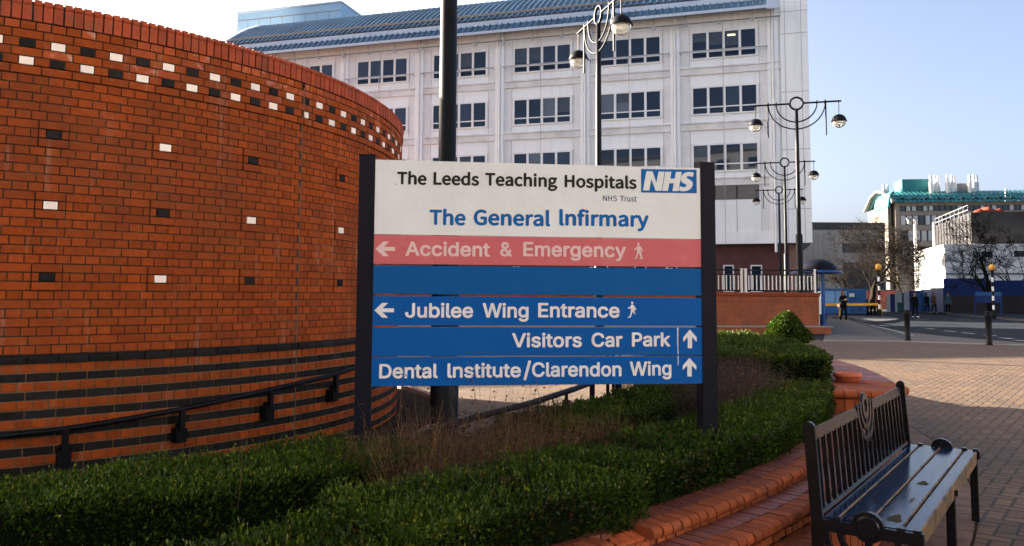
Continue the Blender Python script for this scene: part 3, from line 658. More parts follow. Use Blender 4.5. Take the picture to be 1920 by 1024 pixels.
# ------------------------------------------------------------------ glyph outlines (flat polygons, thousandths of an em)
GLYPHS = {"a":{"A":[480,[[[12,-18],[0,-8],[-1,8],[171,483],[189,523],[202,528],[274,528],[291,520],[376,295],[481,8],[481,-5],[475,-14],[459,-19],[396,-19],[383,-14],[374,2],[340,95],[327,121],[159,122],[150,120],[146,114],[109,8],[97,-14],[84,-19]],[[187,220],[284,219],[293,222],[255,336],[243,374],[240,379],[236,377],[186,230]]]],"c":[396,[[[192,-27],[151,-21],[114,-5],[73,25],[41,70],[23,117],[15,158],[16,220],[23,258],[33,289],[48,317],[66,342],[101,374],[139,393],[164,400],[183,403],[236,403],[276,393],[314,374],[348,344],[365,320],[381,283],[377,267],[364,257],[317,245],[301,244],[292,248],[265,289],[245,302],[226,309],[189,309],[170,302],[148,287],[132,264],[119,223],[116,170],[129,120],[144,95],[161,79],[195,66],[220,66],[236,70],[261,84],[274,98],[289,127],[301,134],[317,134],[367,121],[376,115],[381,105],[380,89],[364,55],[345,28],[317,4],[292,-10],[264,-21],[220,-28]]]],"i":[167,[[[49,-18],[39,-11],[35,2],[35,380],[42,392],[52,397],[118,396],[128,389],[132,377],[132,-2],[127,-12],[115,-18]],[[65,426],[46,435],[33,448],[23,470],[24,498],[30,515],[49,533],[77,543],[99,541],[127,527],[137,514],[144,498],[143,464],[135,448],[115,431],[99,425]]]],"d":[424,[[[179,-27],[145,-21],[108,-5],[72,23],[48,55],[26,105],[16,155],[15,217],[22,258],[30,286],[58,337],[89,369],[120,388],[170,403],[217,403],[258,393],[286,376],[289,377],[290,458],[291,511],[295,520],[301,526],[373,528],[383,523],[390,511],[390,-2],[386,-12],[373,-18],[314,-19],[301,-14],[289,4],[245,-21],[208,-28]],[[190,67],[214,66],[236,72],[251,81],[267,97],[283,130],[293,177],[290,223],[283,252],[272,273],[251,296],[236,305],[220,309],[192,309],[173,305],[151,291],[138,277],[126,252],[116,208],[119,152],[126,127],[137,105],[161,79]]]],"e":[404,[[[195,-27],[170,-25],[136,-15],[95,7],[75,23],[54,48],[32,89],[20,130],[16,155],[16,220],[23,258],[32,286],[60,336],[89,365],[111,380],[158,399],[183,403],[226,403],[264,396],[304,377],[326,362],[343,345],[369,305],[386,253],[390,220],[390,167],[386,157],[376,151],[129,150],[120,147],[126,120],[144,92],[167,76],[198,66],[226,66],[258,76],[273,88],[291,117],[304,125],[364,111],[377,105],[383,96],[383,83],[368,48],[351,28],[320,1],[267,-22],[223,-28]],[[123,242],[279,241],[284,248],[280,261],[262,289],[242,302],[223,309],[204,312],[173,305],[141,283],[123,252]]]],"n":[410,[[[48,-18],[38,-11],[34,5],[34,377],[38,389],[48,396],[114,397],[123,392],[135,376],[165,392],[189,400],[207,403],[251,403],[282,396],[326,372],[354,337],[364,317],[374,280],[374,111],[374,2],[370,-11],[360,-18],[351,-19],[295,-18],[282,-12],[278,2],[278,239],[273,261],[262,286],[242,302],[220,309],[182,305],[164,296],[153,286],[139,264],[134,245],[133,-5],[127,-14],[117,-18]]]],"t":[227,[[[136,-21],[114,-15],[86,0],[64,23],[54,42],[47,67],[46,305],[39,309],[5,310],[-8,317],[-12,330],[-12,377],[-8,389],[2,396],[39,397],[46,400],[47,473],[55,486],[67,491],[127,490],[139,483],[144,470],[146,400],[152,397],[208,396],[218,389],[222,373],[222,327],[215,314],[202,309],[152,309],[145,305],[144,95],[149,79],[161,70],[205,72],[217,65],[225,42],[231,2],[224,-14],[205,-21]]]],"&":[448,[[[161,-24],[114,-11],[67,16],[50,33],[35,55],[19,95],[15,114],[15,152],[24,186],[35,208],[59,239],[97,270],[103,280],[77,320],[60,361],[56,411],[64,447],[81,480],[117,512],[142,524],[170,531],[233,531],[258,524],[286,510],[311,490],[327,467],[336,445],[343,417],[343,392],[336,361],[321,330],[284,289],[254,266],[252,258],[312,183],[320,177],[324,180],[328,192],[332,230],[342,241],[408,244],[424,236],[428,220],[421,158],[394,89],[400,77],[452,14],[456,5],[454,-6],[449,-14],[439,-18],[361,-18],[348,-12],[331,8],[323,11],[279,-11],[245,-22],[223,-25]],[[178,67],[201,66],[223,70],[260,89],[259,95],[184,186],[167,201],[151,190],[123,158],[115,130],[121,108],[133,91],[151,76]],[[182,342],[189,341],[208,353],[226,370],[239,389],[243,405],[239,420],[232,430],[218,439],[195,441],[179,436],[167,428],[160,417],[156,405],[157,389],[164,370]]]],"E":[419,[[[55,-18],[46,-11],[41,2],[41,505],[46,520],[62,528],[374,528],[384,523],[391,511],[390,448],[384,439],[371,434],[147,433],[144,423],[145,308],[155,303],[355,303],[371,296],[376,283],[375,227],[371,217],[362,210],[147,208],[144,198],[145,83],[147,77],[152,75],[380,74],[390,68],[394,58],[393,-5],[387,-15],[374,-19]]]],"m":[610,[[[48,-18],[38,-11],[34,2],[34,373],[38,389],[51,397],[114,397],[123,392],[135,378],[176,399],[210,406],[229,406],[264,399],[282,390],[320,356],[345,377],[376,394],[426,406],[473,402],[498,393],[529,375],[553,345],[567,317],[574,289],[574,-2],[570,-12],[557,-18],[492,-18],[482,-12],[479,-5],[478,39],[478,255],[473,277],[465,292],[448,305],[420,312],[398,308],[379,299],[366,286],[357,264],[353,242],[352,-5],[345,-14],[335,-18],[276,-19],[263,-14],[256,2],[255,264],[248,286],[235,300],[220,308],[198,312],[173,305],[154,294],[141,277],[134,255],[134,5],[131,-8],[126,-15],[117,-18]]]],"r":[259,[[[48,-18],[38,-11],[34,2],[34,373],[36,386],[42,393],[51,397],[110,397],[123,393],[135,380],[157,393],[189,403],[235,403],[251,401],[261,389],[262,323],[258,311],[245,303],[198,306],[176,301],[150,283],[135,255],[134,5],[131,-8],[126,-15],[117,-18]]]],"g":[425,[[[167,-168],[126,-158],[76,-131],[47,-102],[35,-83],[31,-70],[35,-58],[76,-32],[95,-23],[104,-22],[117,-28],[138,-55],[164,-71],[195,-78],[223,-78],[239,-74],[261,-66],[283,-45],[290,-27],[293,11],[289,14],[256,-5],[229,-12],[161,-12],[126,-2],[104,9],[79,25],[64,41],[32,92],[23,120],[16,158],[16,223],[30,286],[57,336],[87,367],[126,390],[151,399],[173,403],[223,403],[253,395],[289,374],[298,390],[311,397],[373,397],[383,392],[389,383],[390,-39],[380,-77],[364,-106],[340,-130],[295,-155],[242,-168]],[[187,80],[214,78],[233,82],[248,88],[264,100],[280,123],[293,173],[293,211],[279,264],[251,297],[223,309],[186,308],[170,304],[153,292],[139,277],[129,261],[116,211],[116,173],[123,142],[133,117],[158,92]]]],"y":[389,[[[56,-161],[38,-155],[30,-142],[30,-127],[45,-77],[50,-70],[60,-66],[91,-71],[110,-65],[125,-47],[140,2],[3,361],[-1,377],[1,386],[6,393],[19,397],[88,397],[100,390],[191,142],[194,138],[197,140],[202,152],[290,389],[303,397],[372,397],[385,390],[389,377],[379,342],[218,-77],[192,-120],[160,-148],[122,-162]]]],"J":[396,[[[150,-24],[94,-5],[75,6],[43,39],[28,67],[18,98],[14,120],[15,177],[22,186],[32,190],[107,188],[113,183],[117,173],[118,127],[125,105],[144,81],[160,73],[182,69],[210,73],[225,81],[241,98],[252,127],[252,373],[252,508],[256,520],[269,528],[335,528],[347,524],[354,514],[355,120],[348,83],[332,48],[314,23],[278,-4],[247,-18],[216,-25]]]],"u":[410,[[[167,-24],[123,-15],[85,6],[68,23],[54,45],[41,77],[34,117],[34,377],[38,389],[51,397],[114,397],[126,393],[133,383],[134,130],[144,98],[164,79],[195,69],[223,73],[249,86],[267,108],[277,145],[278,377],[282,389],[295,397],[357,397],[370,390],[374,380],[373,-5],[367,-14],[357,-18],[298,-18],[285,-12],[279,4],[276,5],[220,-21],[192,-25]]]],"b":[424,[[[214,-27],[179,-21],[135,5],[123,-14],[110,-19],[51,-18],[39,-12],[34,-2],[34,511],[41,523],[51,528],[114,528],[127,523],[134,508],[134,430],[134,383],[137,377],[185,399],[207,403],[248,403],[285,396],[329,374],[352,355],[380,317],[395,283],[405,245],[409,217],[409,158],[405,133],[392,86],[364,36],[336,8],[298,-15],[267,-25]],[[206,67],[226,66],[245,70],[270,84],[292,111],[309,167],[309,211],[302,242],[289,270],[264,298],[235,309],[204,309],[189,305],[160,284],[144,258],[134,223],[131,198],[134,155],[150,108],[175,80]]]],"l":[189,[[[120,-21],[85,-12],[72,-5],[56,11],[41,36],[34,67],[34,511],[41,523],[51,528],[114,528],[127,523],[134,508],[134,83],[142,72],[173,72],[185,65],[199,8],[195,-8],[179,-18],[154,-22]]]],"W":[686,[[[149,-18],[139,-11],[133,5],[2,486],[-2,511],[5,524],[18,528],[84,528],[93,524],[99,516],[193,167],[200,180],[289,517],[296,524],[309,528],[377,528],[390,524],[400,511],[489,170],[493,166],[496,170],[500,189],[583,511],[593,524],[605,528],[671,528],[684,520],[688,502],[546,-12],[530,-19],[459,-19],[449,-18],[439,-11],[347,323],[343,329],[333,305],[248,-8],[243,-15],[234,-18]]]],"V":[480,[[[199,-18],[190,-12],[183,-2],[-1,498],[-1,514],[5,524],[18,528],[87,528],[100,520],[200,245],[236,136],[240,131],[243,131],[253,158],[364,483],[380,520],[393,528],[465,528],[478,520],[482,511],[481,502],[295,-8],[290,-15],[280,-18]]]],"s":[365,[[[162,-27],[112,-18],[84,-5],[61,11],[43,30],[21,69],[17,89],[21,105],[37,115],[96,125],[109,118],[121,92],[137,76],[162,66],[196,66],[221,72],[237,81],[247,95],[247,111],[238,123],[218,133],[112,160],[68,185],[50,204],[33,233],[29,252],[29,295],[33,314],[46,340],[64,361],[90,380],[140,400],[193,403],[215,403],[256,393],[287,377],[303,365],[322,342],[337,312],[342,295],[339,283],[325,270],[281,260],[265,260],[253,267],[238,292],[228,302],[203,312],[175,312],[150,305],[136,295],[130,283],[131,267],[143,255],[156,248],[268,218],[310,195],[328,177],[344,148],[351,117],[351,98],[347,73],[331,39],[314,17],[287,-2],[253,-18],[225,-25]]]],"o":[415,[[[192,-27],[151,-21],[117,-7],[76,22],[58,44],[35,83],[23,117],[15,158],[15,217],[23,258],[35,292],[54,327],[86,362],[104,376],[148,396],[179,403],[223,403],[267,396],[308,377],[329,362],[354,337],[380,292],[392,258],[400,217],[400,158],[392,117],[382,86],[361,48],[336,19],[301,-5],[264,-21],[220,-28]],[[190,67],[220,66],[239,71],[259,83],[276,101],[287,120],[299,167],[299,208],[285,261],[264,289],[248,301],[226,309],[186,308],[167,301],[151,289],[132,264],[123,239],[116,205],[119,152],[133,111],[158,81]]]],"C":[510,[[[229,-24],[179,-11],[123,19],[93,45],[76,66],[44,123],[29,173],[22,220],[22,292],[38,370],[69,433],[97,467],[120,487],[173,518],[214,530],[242,534],[295,534],[345,524],[398,499],[437,467],[464,430],[483,389],[490,361],[490,345],[486,336],[470,328],[404,329],[393,339],[374,383],[357,403],[329,423],[295,434],[257,437],[217,427],[188,411],[157,381],[138,345],[128,311],[122,264],[125,214],[132,183],[149,142],[167,116],[204,87],[254,72],[279,72],[301,76],[336,90],[357,106],[374,127],[391,167],[401,176],[473,178],[483,173],[489,164],[490,145],[486,130],[461,73],[439,44],[408,17],[371,-5],[320,-22],[298,-25]]]],"P":[445,[[[55,-18],[46,-11],[41,2],[41,505],[46,520],[62,528],[259,528],[299,522],[321,515],[352,499],[371,484],[400,452],[415,420],[425,386],[429,352],[425,311],[415,273],[403,248],[388,227],[369,208],[337,187],[309,176],[280,169],[246,166],[147,164],[145,158],[144,2],[142,-8],[137,-15],[127,-18]],[[147,264],[255,263],[282,270],[301,283],[315,302],[326,342],[325,358],[318,386],[301,411],[274,427],[237,434],[147,433],[144,423],[144,273]]]],"k":[381,[[[48,-18],[38,-11],[34,2],[34,505],[39,521],[51,528],[114,528],[126,524],[133,514],[135,262],[145,266],[264,387],[276,396],[364,396],[370,392],[377,383],[377,373],[373,363],[242,231],[230,214],[386,14],[390,2],[385,-12],[370,-19],[295,-19],[282,-15],[162,136],[151,145],[134,130],[134,2],[130,-11],[114,-19]]]],"D":[502,[[[55,-18],[46,-11],[41,2],[41,505],[46,520],[62,528],[249,528],[277,525],[340,507],[377,487],[402,466],[434,430],[456,389],[468,355],[479,305],[479,208],[472,170],[455,119],[430,76],[398,39],[371,20],[327,-2],[296,-11],[249,-19]],[[147,77],[221,75],[280,85],[321,106],[353,142],[372,186],[379,220],[379,286],[372,323],[359,358],[334,392],[293,419],[252,431],[212,434],[152,434],[146,431],[144,86]]]],"I":[189,[[[120,-21],[85,-12],[72,-5],[56,11],[41,36],[34,67],[34,511],[41,523],[51,528],[114,528],[127,523],[134,508],[134,83],[142,72],[173,72],[185,65],[199,8],[195,-8],[179,-18],[154,-22]]]],"T":[449,[[[186,-18],[177,-11],[172,2],[172,430],[165,434],[33,434],[24,437],[17,442],[13,452],[13,511],[20,523],[33,528],[261,528],[422,527],[430,521],[435,511],[435,452],[430,442],[418,435],[283,434],[276,430],[275,-2],[271,-12],[258,-18]]]],"w":[567,[[[133,-18],[124,-12],[117,-2],[8,358],[4,380],[12,393],[24,397],[87,397],[103,389],[125,320],[164,173],[171,165],[236,389],[252,397],[324,394],[337,380],[396,164],[399,164],[402,172],[408,195],[455,364],[465,390],[477,397],[546,397],[556,392],[563,380],[559,358],[456,17],[448,-5],[441,-14],[427,-19],[371,-19],[358,-15],[352,-8],[288,211],[283,217],[279,211],[215,-11],[199,-19]]]],"/":[249,[[[10,-93],[-2,-83],[-3,-67],[159,536],[165,545],[175,550],[238,549],[245,545],[251,536],[251,514],[91,-77],[85,-87],[72,-93]]]],"a":[389,[[[138,-27],[98,-18],[66,-2],[46,14],[31,33],[19,58],[12,86],[12,127],[16,148],[34,183],[48,197],[73,213],[126,231],[244,248],[255,255],[254,273],[248,289],[235,302],[204,312],[188,312],[160,305],[138,293],[110,259],[85,257],[44,270],[28,280],[24,302],[36,327],[66,362],[113,390],[166,403],[216,403],[273,390],[310,368],[333,342],[348,311],[355,273],[355,2],[351,-11],[338,-18],[276,-18],[266,-14],[254,-1],[223,-18],[198,-25],[176,-28]],[[149,67],[185,66],[204,70],[235,89],[245,102],[254,123],[255,152],[251,159],[224,155],[160,146],[132,136],[119,127],[112,111],[116,89],[132,73]]]]},"b":{"T":[210,[[[91,-11],[81,-5],[77,8],[76,211],[69,216],[9,218],[-1,230],[-1,252],[6,264],[16,268],[119,269],[197,268],[204,264],[210,255],[211,233],[206,223],[197,217],[141,216],[133,211],[132,5],[128,-5],[119,-11]]]],"h":[213,[[[34,-11],[24,-5],[20,8],[20,270],[27,286],[37,290],[59,290],[68,286],[74,280],[78,195],[84,195],[112,206],[140,206],[153,202],[166,195],[179,183],[194,148],[198,123],[198,8],[191,-8],[181,-12],[156,-12],[146,-8],[141,-2],[139,8],[138,139],[131,152],[106,153],[87,144],[76,130],[74,0],[62,-11]]]],"e":[194,[[[85,-15],[60,-4],[43,8],[29,23],[13,52],[6,80],[6,108],[13,136],[25,161],[45,184],[70,199],[89,206],[120,206],[154,190],[173,171],[185,146],[193,105],[189,89],[182,79],[170,75],[73,75],[67,72],[65,67],[76,47],[98,35],[129,35],[157,47],[167,46],[181,20],[180,8],[148,-10],[132,-15]],[[68,123],[132,122],[137,133],[127,148],[114,156],[92,155],[73,143],[66,130]]]],"L":[190,[[[37,-11],[27,-5],[23,8],[23,252],[30,264],[40,268],[62,268],[75,261],[79,248],[79,170],[81,44],[87,41],[178,40],[184,36],[191,27],[191,5],[187,-5],[174,-12]]]],"d":[217,[[[76,-15],[44,2],[23,27],[6,77],[6,111],[23,158],[54,193],[86,206],[114,206],[139,202],[142,278],[154,290],[176,291],[189,286],[196,273],[196,5],[192,-5],[179,-12],[161,-11],[145,-2],[111,-15]],[[94,36],[111,35],[123,39],[136,47],[140,55],[140,139],[133,149],[114,155],[101,156],[86,150],[73,136],[66,114],[65,73],[70,58],[81,42]]]],"s":[164,[[[60,-15],[44,-10],[13,6],[1,20],[3,30],[16,47],[28,52],[63,35],[97,35],[107,42],[107,55],[97,65],[57,82],[32,97],[14,120],[8,142],[20,173],[35,190],[66,205],[91,206],[107,205],[138,193],[152,183],[155,170],[141,148],[135,143],[100,156],[78,156],[68,152],[66,139],[75,129],[119,112],[139,98],[157,77],[164,48],[154,20],[144,6],[128,-5],[100,-15]]]],"a":[197,[[[57,-15],[35,-3],[16,19],[8,42],[12,70],[21,86],[41,105],[75,121],[119,132],[123,139],[116,152],[97,156],[66,149],[44,137],[35,139],[19,170],[25,181],[39,189],[60,199],[88,206],[119,206],[147,194],[163,180],[176,155],[183,111],[183,8],[176,-8],[166,-12],[147,-12],[128,-1],[91,-15]],[[72,36],[97,35],[122,48],[124,77],[119,84],[88,77],[69,66],[64,48]]]],"c":[179,[[[85,-15],[48,3],[26,26],[14,48],[6,86],[6,111],[14,139],[25,161],[42,181],[73,199],[92,206],[126,206],[158,192],[173,180],[175,173],[164,152],[157,145],[148,142],[120,155],[104,155],[85,148],[71,130],[65,114],[65,73],[78,48],[92,38],[114,34],[157,50],[167,42],[178,20],[167,3],[139,-11],[123,-16]]]],"i":[96,[[[35,-11],[25,-5],[21,8],[21,186],[26,196],[35,202],[63,202],[73,195],[77,183],[77,5],[73,-5],[63,-11]],[[44,217],[21,233],[16,242],[15,255],[28,277],[41,283],[54,283],[74,270],[82,248],[76,233],[69,225]]]],"n":[214,[[[34,-11],[24,-5],[20,8],[20,183],[24,195],[31,201],[56,202],[74,190],[109,205],[137,206],[168,194],[181,180],[194,152],[198,123],[198,67],[198,8],[194,-5],[178,-12],[156,-12],[146,-8],[139,8],[137,142],[128,153],[99,152],[85,142],[76,130],[75,2],[71,-5],[62,-11]]]],"g":[197,[[[76,-99],[51,-93],[26,-78],[16,-67],[6,-45],[6,-27],[28,8],[17,39],[19,52],[31,77],[19,98],[12,123],[17,152],[28,173],[41,187],[63,201],[82,206],[188,202],[195,198],[201,189],[200,164],[194,157],[176,150],[176,108],[164,83],[148,66],[119,51],[94,47],[73,51],[68,45],[73,38],[154,34],[179,24],[198,5],[204,-11],[205,-27],[200,-42],[183,-67],[154,-88],[113,-100]],[[83,-52],[113,-53],[132,-48],[144,-39],[149,-30],[147,-20],[138,-16],[123,-16],[69,-13],[63,-17],[59,-27],[60,-39],[69,-48]],[[87,95],[107,96],[118,105],[123,114],[124,136],[120,148],[105,158],[91,159],[79,155],[69,136],[68,120],[72,108]]]],"H":[255,[[[37,-11],[27,-5],[23,8],[23,248],[27,261],[37,268],[59,269],[71,265],[77,258],[79,170],[82,164],[165,162],[173,164],[176,170],[176,248],[180,261],[190,268],[199,269],[218,268],[228,262],[232,245],[232,8],[228,-5],[218,-11],[196,-12],[184,-8],[178,-2],[176,102],[173,108],[87,109],[81,106],[79,102],[78,2],[74,-5],[65,-11]]]],"o":[212,[[[85,-15],[50,2],[22,33],[13,52],[6,80],[6,111],[21,155],[45,184],[85,205],[126,205],[160,190],[186,164],[198,139],[205,114],[205,77],[198,52],[186,27],[161,2],[123,-15]],[[94,36],[114,35],[126,39],[139,52],[146,70],[149,98],[145,123],[134,145],[120,153],[101,156],[85,150],[72,136],[65,117],[65,77],[69,61],[78,45]]]],"p":[217,[[[34,-93],[24,-86],[20,-73],[20,180],[22,192],[28,199],[37,203],[56,202],[74,191],[106,205],[137,206],[154,202],[174,190],[185,180],[197,161],[210,120],[210,77],[200,45],[178,9],[146,-10],[131,-15],[109,-16],[78,-10],[74,-83],[62,-93]],[[101,36],[115,35],[135,42],[144,55],[151,73],[154,98],[150,127],[141,145],[128,154],[115,156],[99,152],[84,144],[76,133],[76,52],[84,42]]]],"t":[132,[[[74,-15],[45,0],[32,20],[25,48],[24,148],[2,160],[-3,180],[4,195],[27,206],[32,242],[42,254],[61,256],[74,252],[81,239],[81,220],[84,205],[124,201],[132,192],[134,180],[133,167],[127,157],[117,153],[86,153],[82,148],[82,48],[86,39],[92,35],[117,37],[127,33],[133,23],[137,8],[133,-5],[124,-11],[105,-16]]]],"l":[99,[[[53,-15],[32,-2],[20,27],[20,270],[24,283],[31,288],[62,290],[72,283],[76,270],[76,39],[92,20],[96,-2],[93,-8],[84,-15]]]],"G":[241,[[[112,-15],[87,-7],[59,10],[37,33],[18,67],[8,108],[8,145],[22,197],[37,224],[59,247],[87,263],[112,272],[141,275],[181,265],[206,250],[219,237],[221,230],[214,214],[197,200],[191,200],[169,214],[153,219],[116,218],[91,203],[76,183],[68,158],[67,105],[78,70],[87,56],[100,46],[122,38],[153,38],[169,42],[173,48],[172,91],[166,94],[131,95],[120,105],[117,130],[125,143],[137,147],[209,147],[219,142],[226,130],[227,30],[220,14],[203,1],[175,-11],[156,-16]]]],"r":[136,[[[34,-11],[24,-5],[20,8],[21,189],[27,198],[37,203],[56,202],[74,190],[103,205],[121,206],[137,202],[145,192],[147,183],[144,164],[134,153],[99,151],[80,130],[76,117],[75,2],[71,-5],[62,-11]]]],"f":[114,[[[38,-11],[29,-5],[24,5],[23,148],[3,161],[-1,170],[0,186],[6,195],[23,205],[31,255],[38,268],[51,281],[72,293],[91,297],[116,293],[129,286],[136,273],[126,248],[116,242],[91,243],[84,236],[82,206],[114,198],[120,189],[121,173],[113,157],[104,153],[85,153],[81,148],[79,2],[76,-5],[66,-11]]]],"m":[324,[[[34,-11],[24,-5],[20,8],[21,189],[27,198],[37,203],[56,202],[74,190],[112,206],[137,206],[149,202],[178,181],[221,205],[253,206],[275,195],[294,177],[303,155],[307,133],[307,5],[303,-5],[290,-12],[268,-12],[255,-5],[251,8],[251,123],[244,148],[237,153],[215,152],[193,136],[191,2],[184,-8],[178,-11],[156,-12],[143,-8],[136,5],[135,127],[132,142],[124,152],[106,153],[90,147],[76,130],[74,0],[62,-11]]]],"y":[182,[[[19,-93],[8,-86],[3,-77],[7,-55],[19,-43],[37,-43],[51,-36],[63,-17],[67,2],[-4,180],[-5,192],[0,199],[12,203],[34,203],[47,196],[87,89],[94,77],[97,78],[137,196],[150,203],[172,203],[182,198],[188,189],[179,155],[115,-27],[100,-55],[81,-77],[50,-93]]]],"I":[99,[[[53,-15],[32,-2],[20,27],[20,270],[24,283],[31,288],[62,290],[72,283],[76,270],[76,39],[92,20],[96,-2],[93,-8],[84,-15]]]]},"c":{"N":[253,[[[40,1],[35,11],[37,253],[62,256],[73,248],[187,49],[190,50],[191,55],[188,67],[189,248],[193,256],[209,256],[215,253],[217,245],[215,3],[190,0],[182,5],[68,204],[64,202],[63,189],[67,155],[67,8],[62,1]]]],"H":[255,[[[40,1],[35,11],[37,253],[59,256],[66,252],[67,158],[68,153],[74,150],[186,152],[188,158],[189,252],[196,256],[215,256],[220,245],[218,3],[196,0],[189,5],[188,114],[186,120],[78,122],[70,120],[67,114],[66,5],[59,0]]]],"S":[209,[[[81,-2],[53,7],[25,25],[20,33],[28,47],[34,51],[40,51],[65,34],[90,25],[125,25],[146,35],[153,42],[160,58],[159,77],[151,92],[137,102],[71,132],[50,147],[40,158],[30,177],[30,205],[43,234],[62,249],[84,258],[115,261],[134,258],[162,248],[181,234],[182,227],[168,212],[128,231],[109,232],[84,228],[65,211],[61,198],[65,183],[71,172],[87,160],[159,127],[176,114],[191,89],[194,70],[191,52],[179,27],[165,13],[150,4],[128,-3]]]],"T":[210,[[[94,1],[89,11],[88,223],[81,228],[16,229],[11,233],[11,248],[12,253],[19,256],[116,256],[194,256],[198,252],[198,236],[197,231],[191,228],[128,228],[121,223],[120,8],[116,1]]]],"r":[136,[[[37,1],[32,11],[33,186],[40,191],[56,189],[60,183],[61,164],[65,162],[87,184],[103,193],[131,192],[135,186],[132,170],[128,166],[106,165],[90,158],[71,136],[64,117],[63,5],[56,0]]]],"u":[213,[[[68,-2],[53,6],[40,20],[30,52],[29,180],[32,189],[53,191],[60,186],[61,67],[68,38],[81,26],[100,22],[122,29],[140,47],[148,61],[148,180],[151,189],[175,190],[179,183],[179,5],[172,0],[157,2],[151,20],[147,24],[122,4],[106,-2]]]],"s":[164,[[[60,-2],[44,2],[18,17],[14,23],[22,37],[32,39],[47,29],[66,22],[97,22],[116,35],[120,55],[113,67],[103,74],[57,95],[38,106],[25,123],[21,142],[29,167],[43,183],[69,193],[91,194],[107,193],[128,185],[141,177],[141,167],[128,156],[100,168],[72,168],[56,155],[52,145],[53,136],[69,120],[116,101],[132,90],[146,73],[152,48],[148,33],[138,17],[122,4],[100,-3]]]],"t":[132,[[[74,-2],[51,11],[44,23],[38,45],[37,161],[33,165],[12,167],[9,177],[12,186],[39,194],[41,227],[49,243],[64,243],[68,239],[69,195],[77,191],[117,190],[122,180],[121,170],[117,166],[77,166],[69,161],[69,55],[73,36],[80,28],[92,22],[119,23],[124,14],[124,5],[108,-3]]]]}}
def glyph_mesh(words, depth=0.0015):
    """words = (font, text, x0, x1, base, cap, slant) in sign coordinates -> vertices, faces of thin raised letters"""
    bm_all = MB()
    for font, text, x0, x1, base, cap, slant in words:
        g = GLYPHS[font]
        capref = {'a': 547.0, 'b': 281.0, 'c': 256.0}[font]
        per, pen = [], 0.0
        for ch in text:
            adv, Ls = g[ch]
            per.append([[(pen + x, y) for x, y in L] for L in Ls]); pen += adv
        xs_ = [p[0] for G_ in per for L in G_ for p in L]
        xmin, xmax = min(xs_), max(xs_)
        ky = (cap - base) / capref; kx = (x1 - x0) / (xmax - xmin)
        off0 = {'a': -19.0, 'b': -12.0, 'c': 0.0}[font]
        for loops in per:                                     # each letter filled by itself
            cu = bpy.data.curves.new('tmp', 'CURVE'); cu.dimensions = '2D'; cu.fill_mode = 'BOTH'; cu.extrude = depth
            for L in loops:
                sp = cu.splines.new('POLY'); sp.points.add(len(L) - 1); sp.use_cyclic_u = True
                for i, (x, y) in enumerate(L):
                    X = x0 + (x - xmin) * kx; Y = base + (y - off0) * ky
                    sp.points[i].co = (X + slant * (Y - base), Y, 0, 1)
            ob = bpy.data.objects.new('tmp', cu); COL.objects.link(ob)
            dg = bpy.context.evaluated_depsgraph_get(); me = bpy.data.meshes.new_from_object(ob.evaluated_get(dg))
            bm_all.add([(v.co.x, v.co.z, v.co.y) for v in me.vertices], [tuple(p.vertices)[::-1] for p in me.polygons], tint=0.5)
            bpy.data.objects.remove(ob); bpy.data.curves.remove(cu); bpy.data.meshes.remove(me)
    return bm_all

# ------------------------------------------------------------------ hospital direction sign
SA, SB = np.array([-0.823, 4.5]), np.array([1.163, 4.75])     # feet of the two posts
sv = (SB - SA) / np.linalg.norm(SB - SA); SW = np.linalg.norm(SB - SA)
srz = math.atan2(sv[1], sv[0])
sign = thing('hospital_sign', 'large hospital direction sign with white, red and blue panels on two dark posts', 'sign', (SA[0], SA[1], 0.25), srz)
O3 = np.array([SA[0], SA[1], 0.25]); X3 = np.array([sv[0], sv[1], 0]); N3 = np.array([sv[1], -sv[0], 0])
def sp2(x, y, off=0.0):                                       # pixel -> sign coordinates (along, up)
    d = ray(x, y); k = ((O3 + N3 * off - _C) @ N3) / (d @ N3); p = _C + d * k - O3
    return p @ X3, p[2]
def plain_sign(name, col, dirt, lo, hi, sc, rough=0.55):
    return plain(name, col, rough, spec=0.10, var=0.03, scale=1.5, dirt=dirt, dscale=sc, dlo=lo, dhi=hi)
def white_panel():
    m, t = newmat('sign_white', 0.5, 0, 0.15)
    co = t.coord(); s = t.sep(co)
    c = t.mix(t.ramp(t.noise(co, 3.0, 6.0, 0.7), 0.35, 0.75), (0.69, 0.705, 0.715), (0.625, 0.63, 0.625))
    st = t.noise(t.comb(t.math('MULTIPLY', s[0], 30.0), 0.0, t.math('MULTIPLY', s[2], 1.2)), 1.0, 4.0)
    c = t.mix(t.math('MULTIPLY', t.ramp(st, 0.58, 0.8), 0.25), c, (0.48, 0.42, 0.36))
    sp = t.ramp(t.noise(co, 34.0, 2.0), 0.735, 0.76); sp2_ = t.ramp(t.noise(co, 5.0, 2.0), 0.45, 0.6)
    c = t.mix(t.math('MULTIPLY', sp, t.math('MULTIPLY', sp2_, 0.75)), c, (0.10, 0.075, 0.06))
    sp = t.ramp(t.noise(co, 75.0, 2.0), 0.75, 0.78)
    c = t.mix(t.math('MULTIPLY', sp, 0.5), c, (0.22, 0.17, 0.13))
    t.color(c); return m
MAT['sign_white'] = white_panel()
MAT['sign_red'] = plain_sign('sign_red', (0.52, 0.122, 0.140), (0.60, 0.20, 0.21), 0.55, 0.9, 4)
MAT['sign_blue_faded'] = plain_sign('sign_blue_faded', (0.0015, 0.078, 0.265), (0.006, 0.088, 0.265), 0.5, 0.9, 5)
MAT['sign_blue'] = plain_sign('sign_blue', (0.0015, 0.078, 0.31), (0.006, 0.090, 0.31), 0.55, 0.9, 4)
MAT['letter_white'] = plain_sign('letter_white', (0.68, 0.665, 0.68), (0.58, 0.57, 0.59), 0.5, 0.9, 8)
MAT['letter_pink'] = plain_sign('letter_pink', (0.66, 0.47, 0.46), (0.56, 0.36, 0.36), 0.5, 0.9, 8)
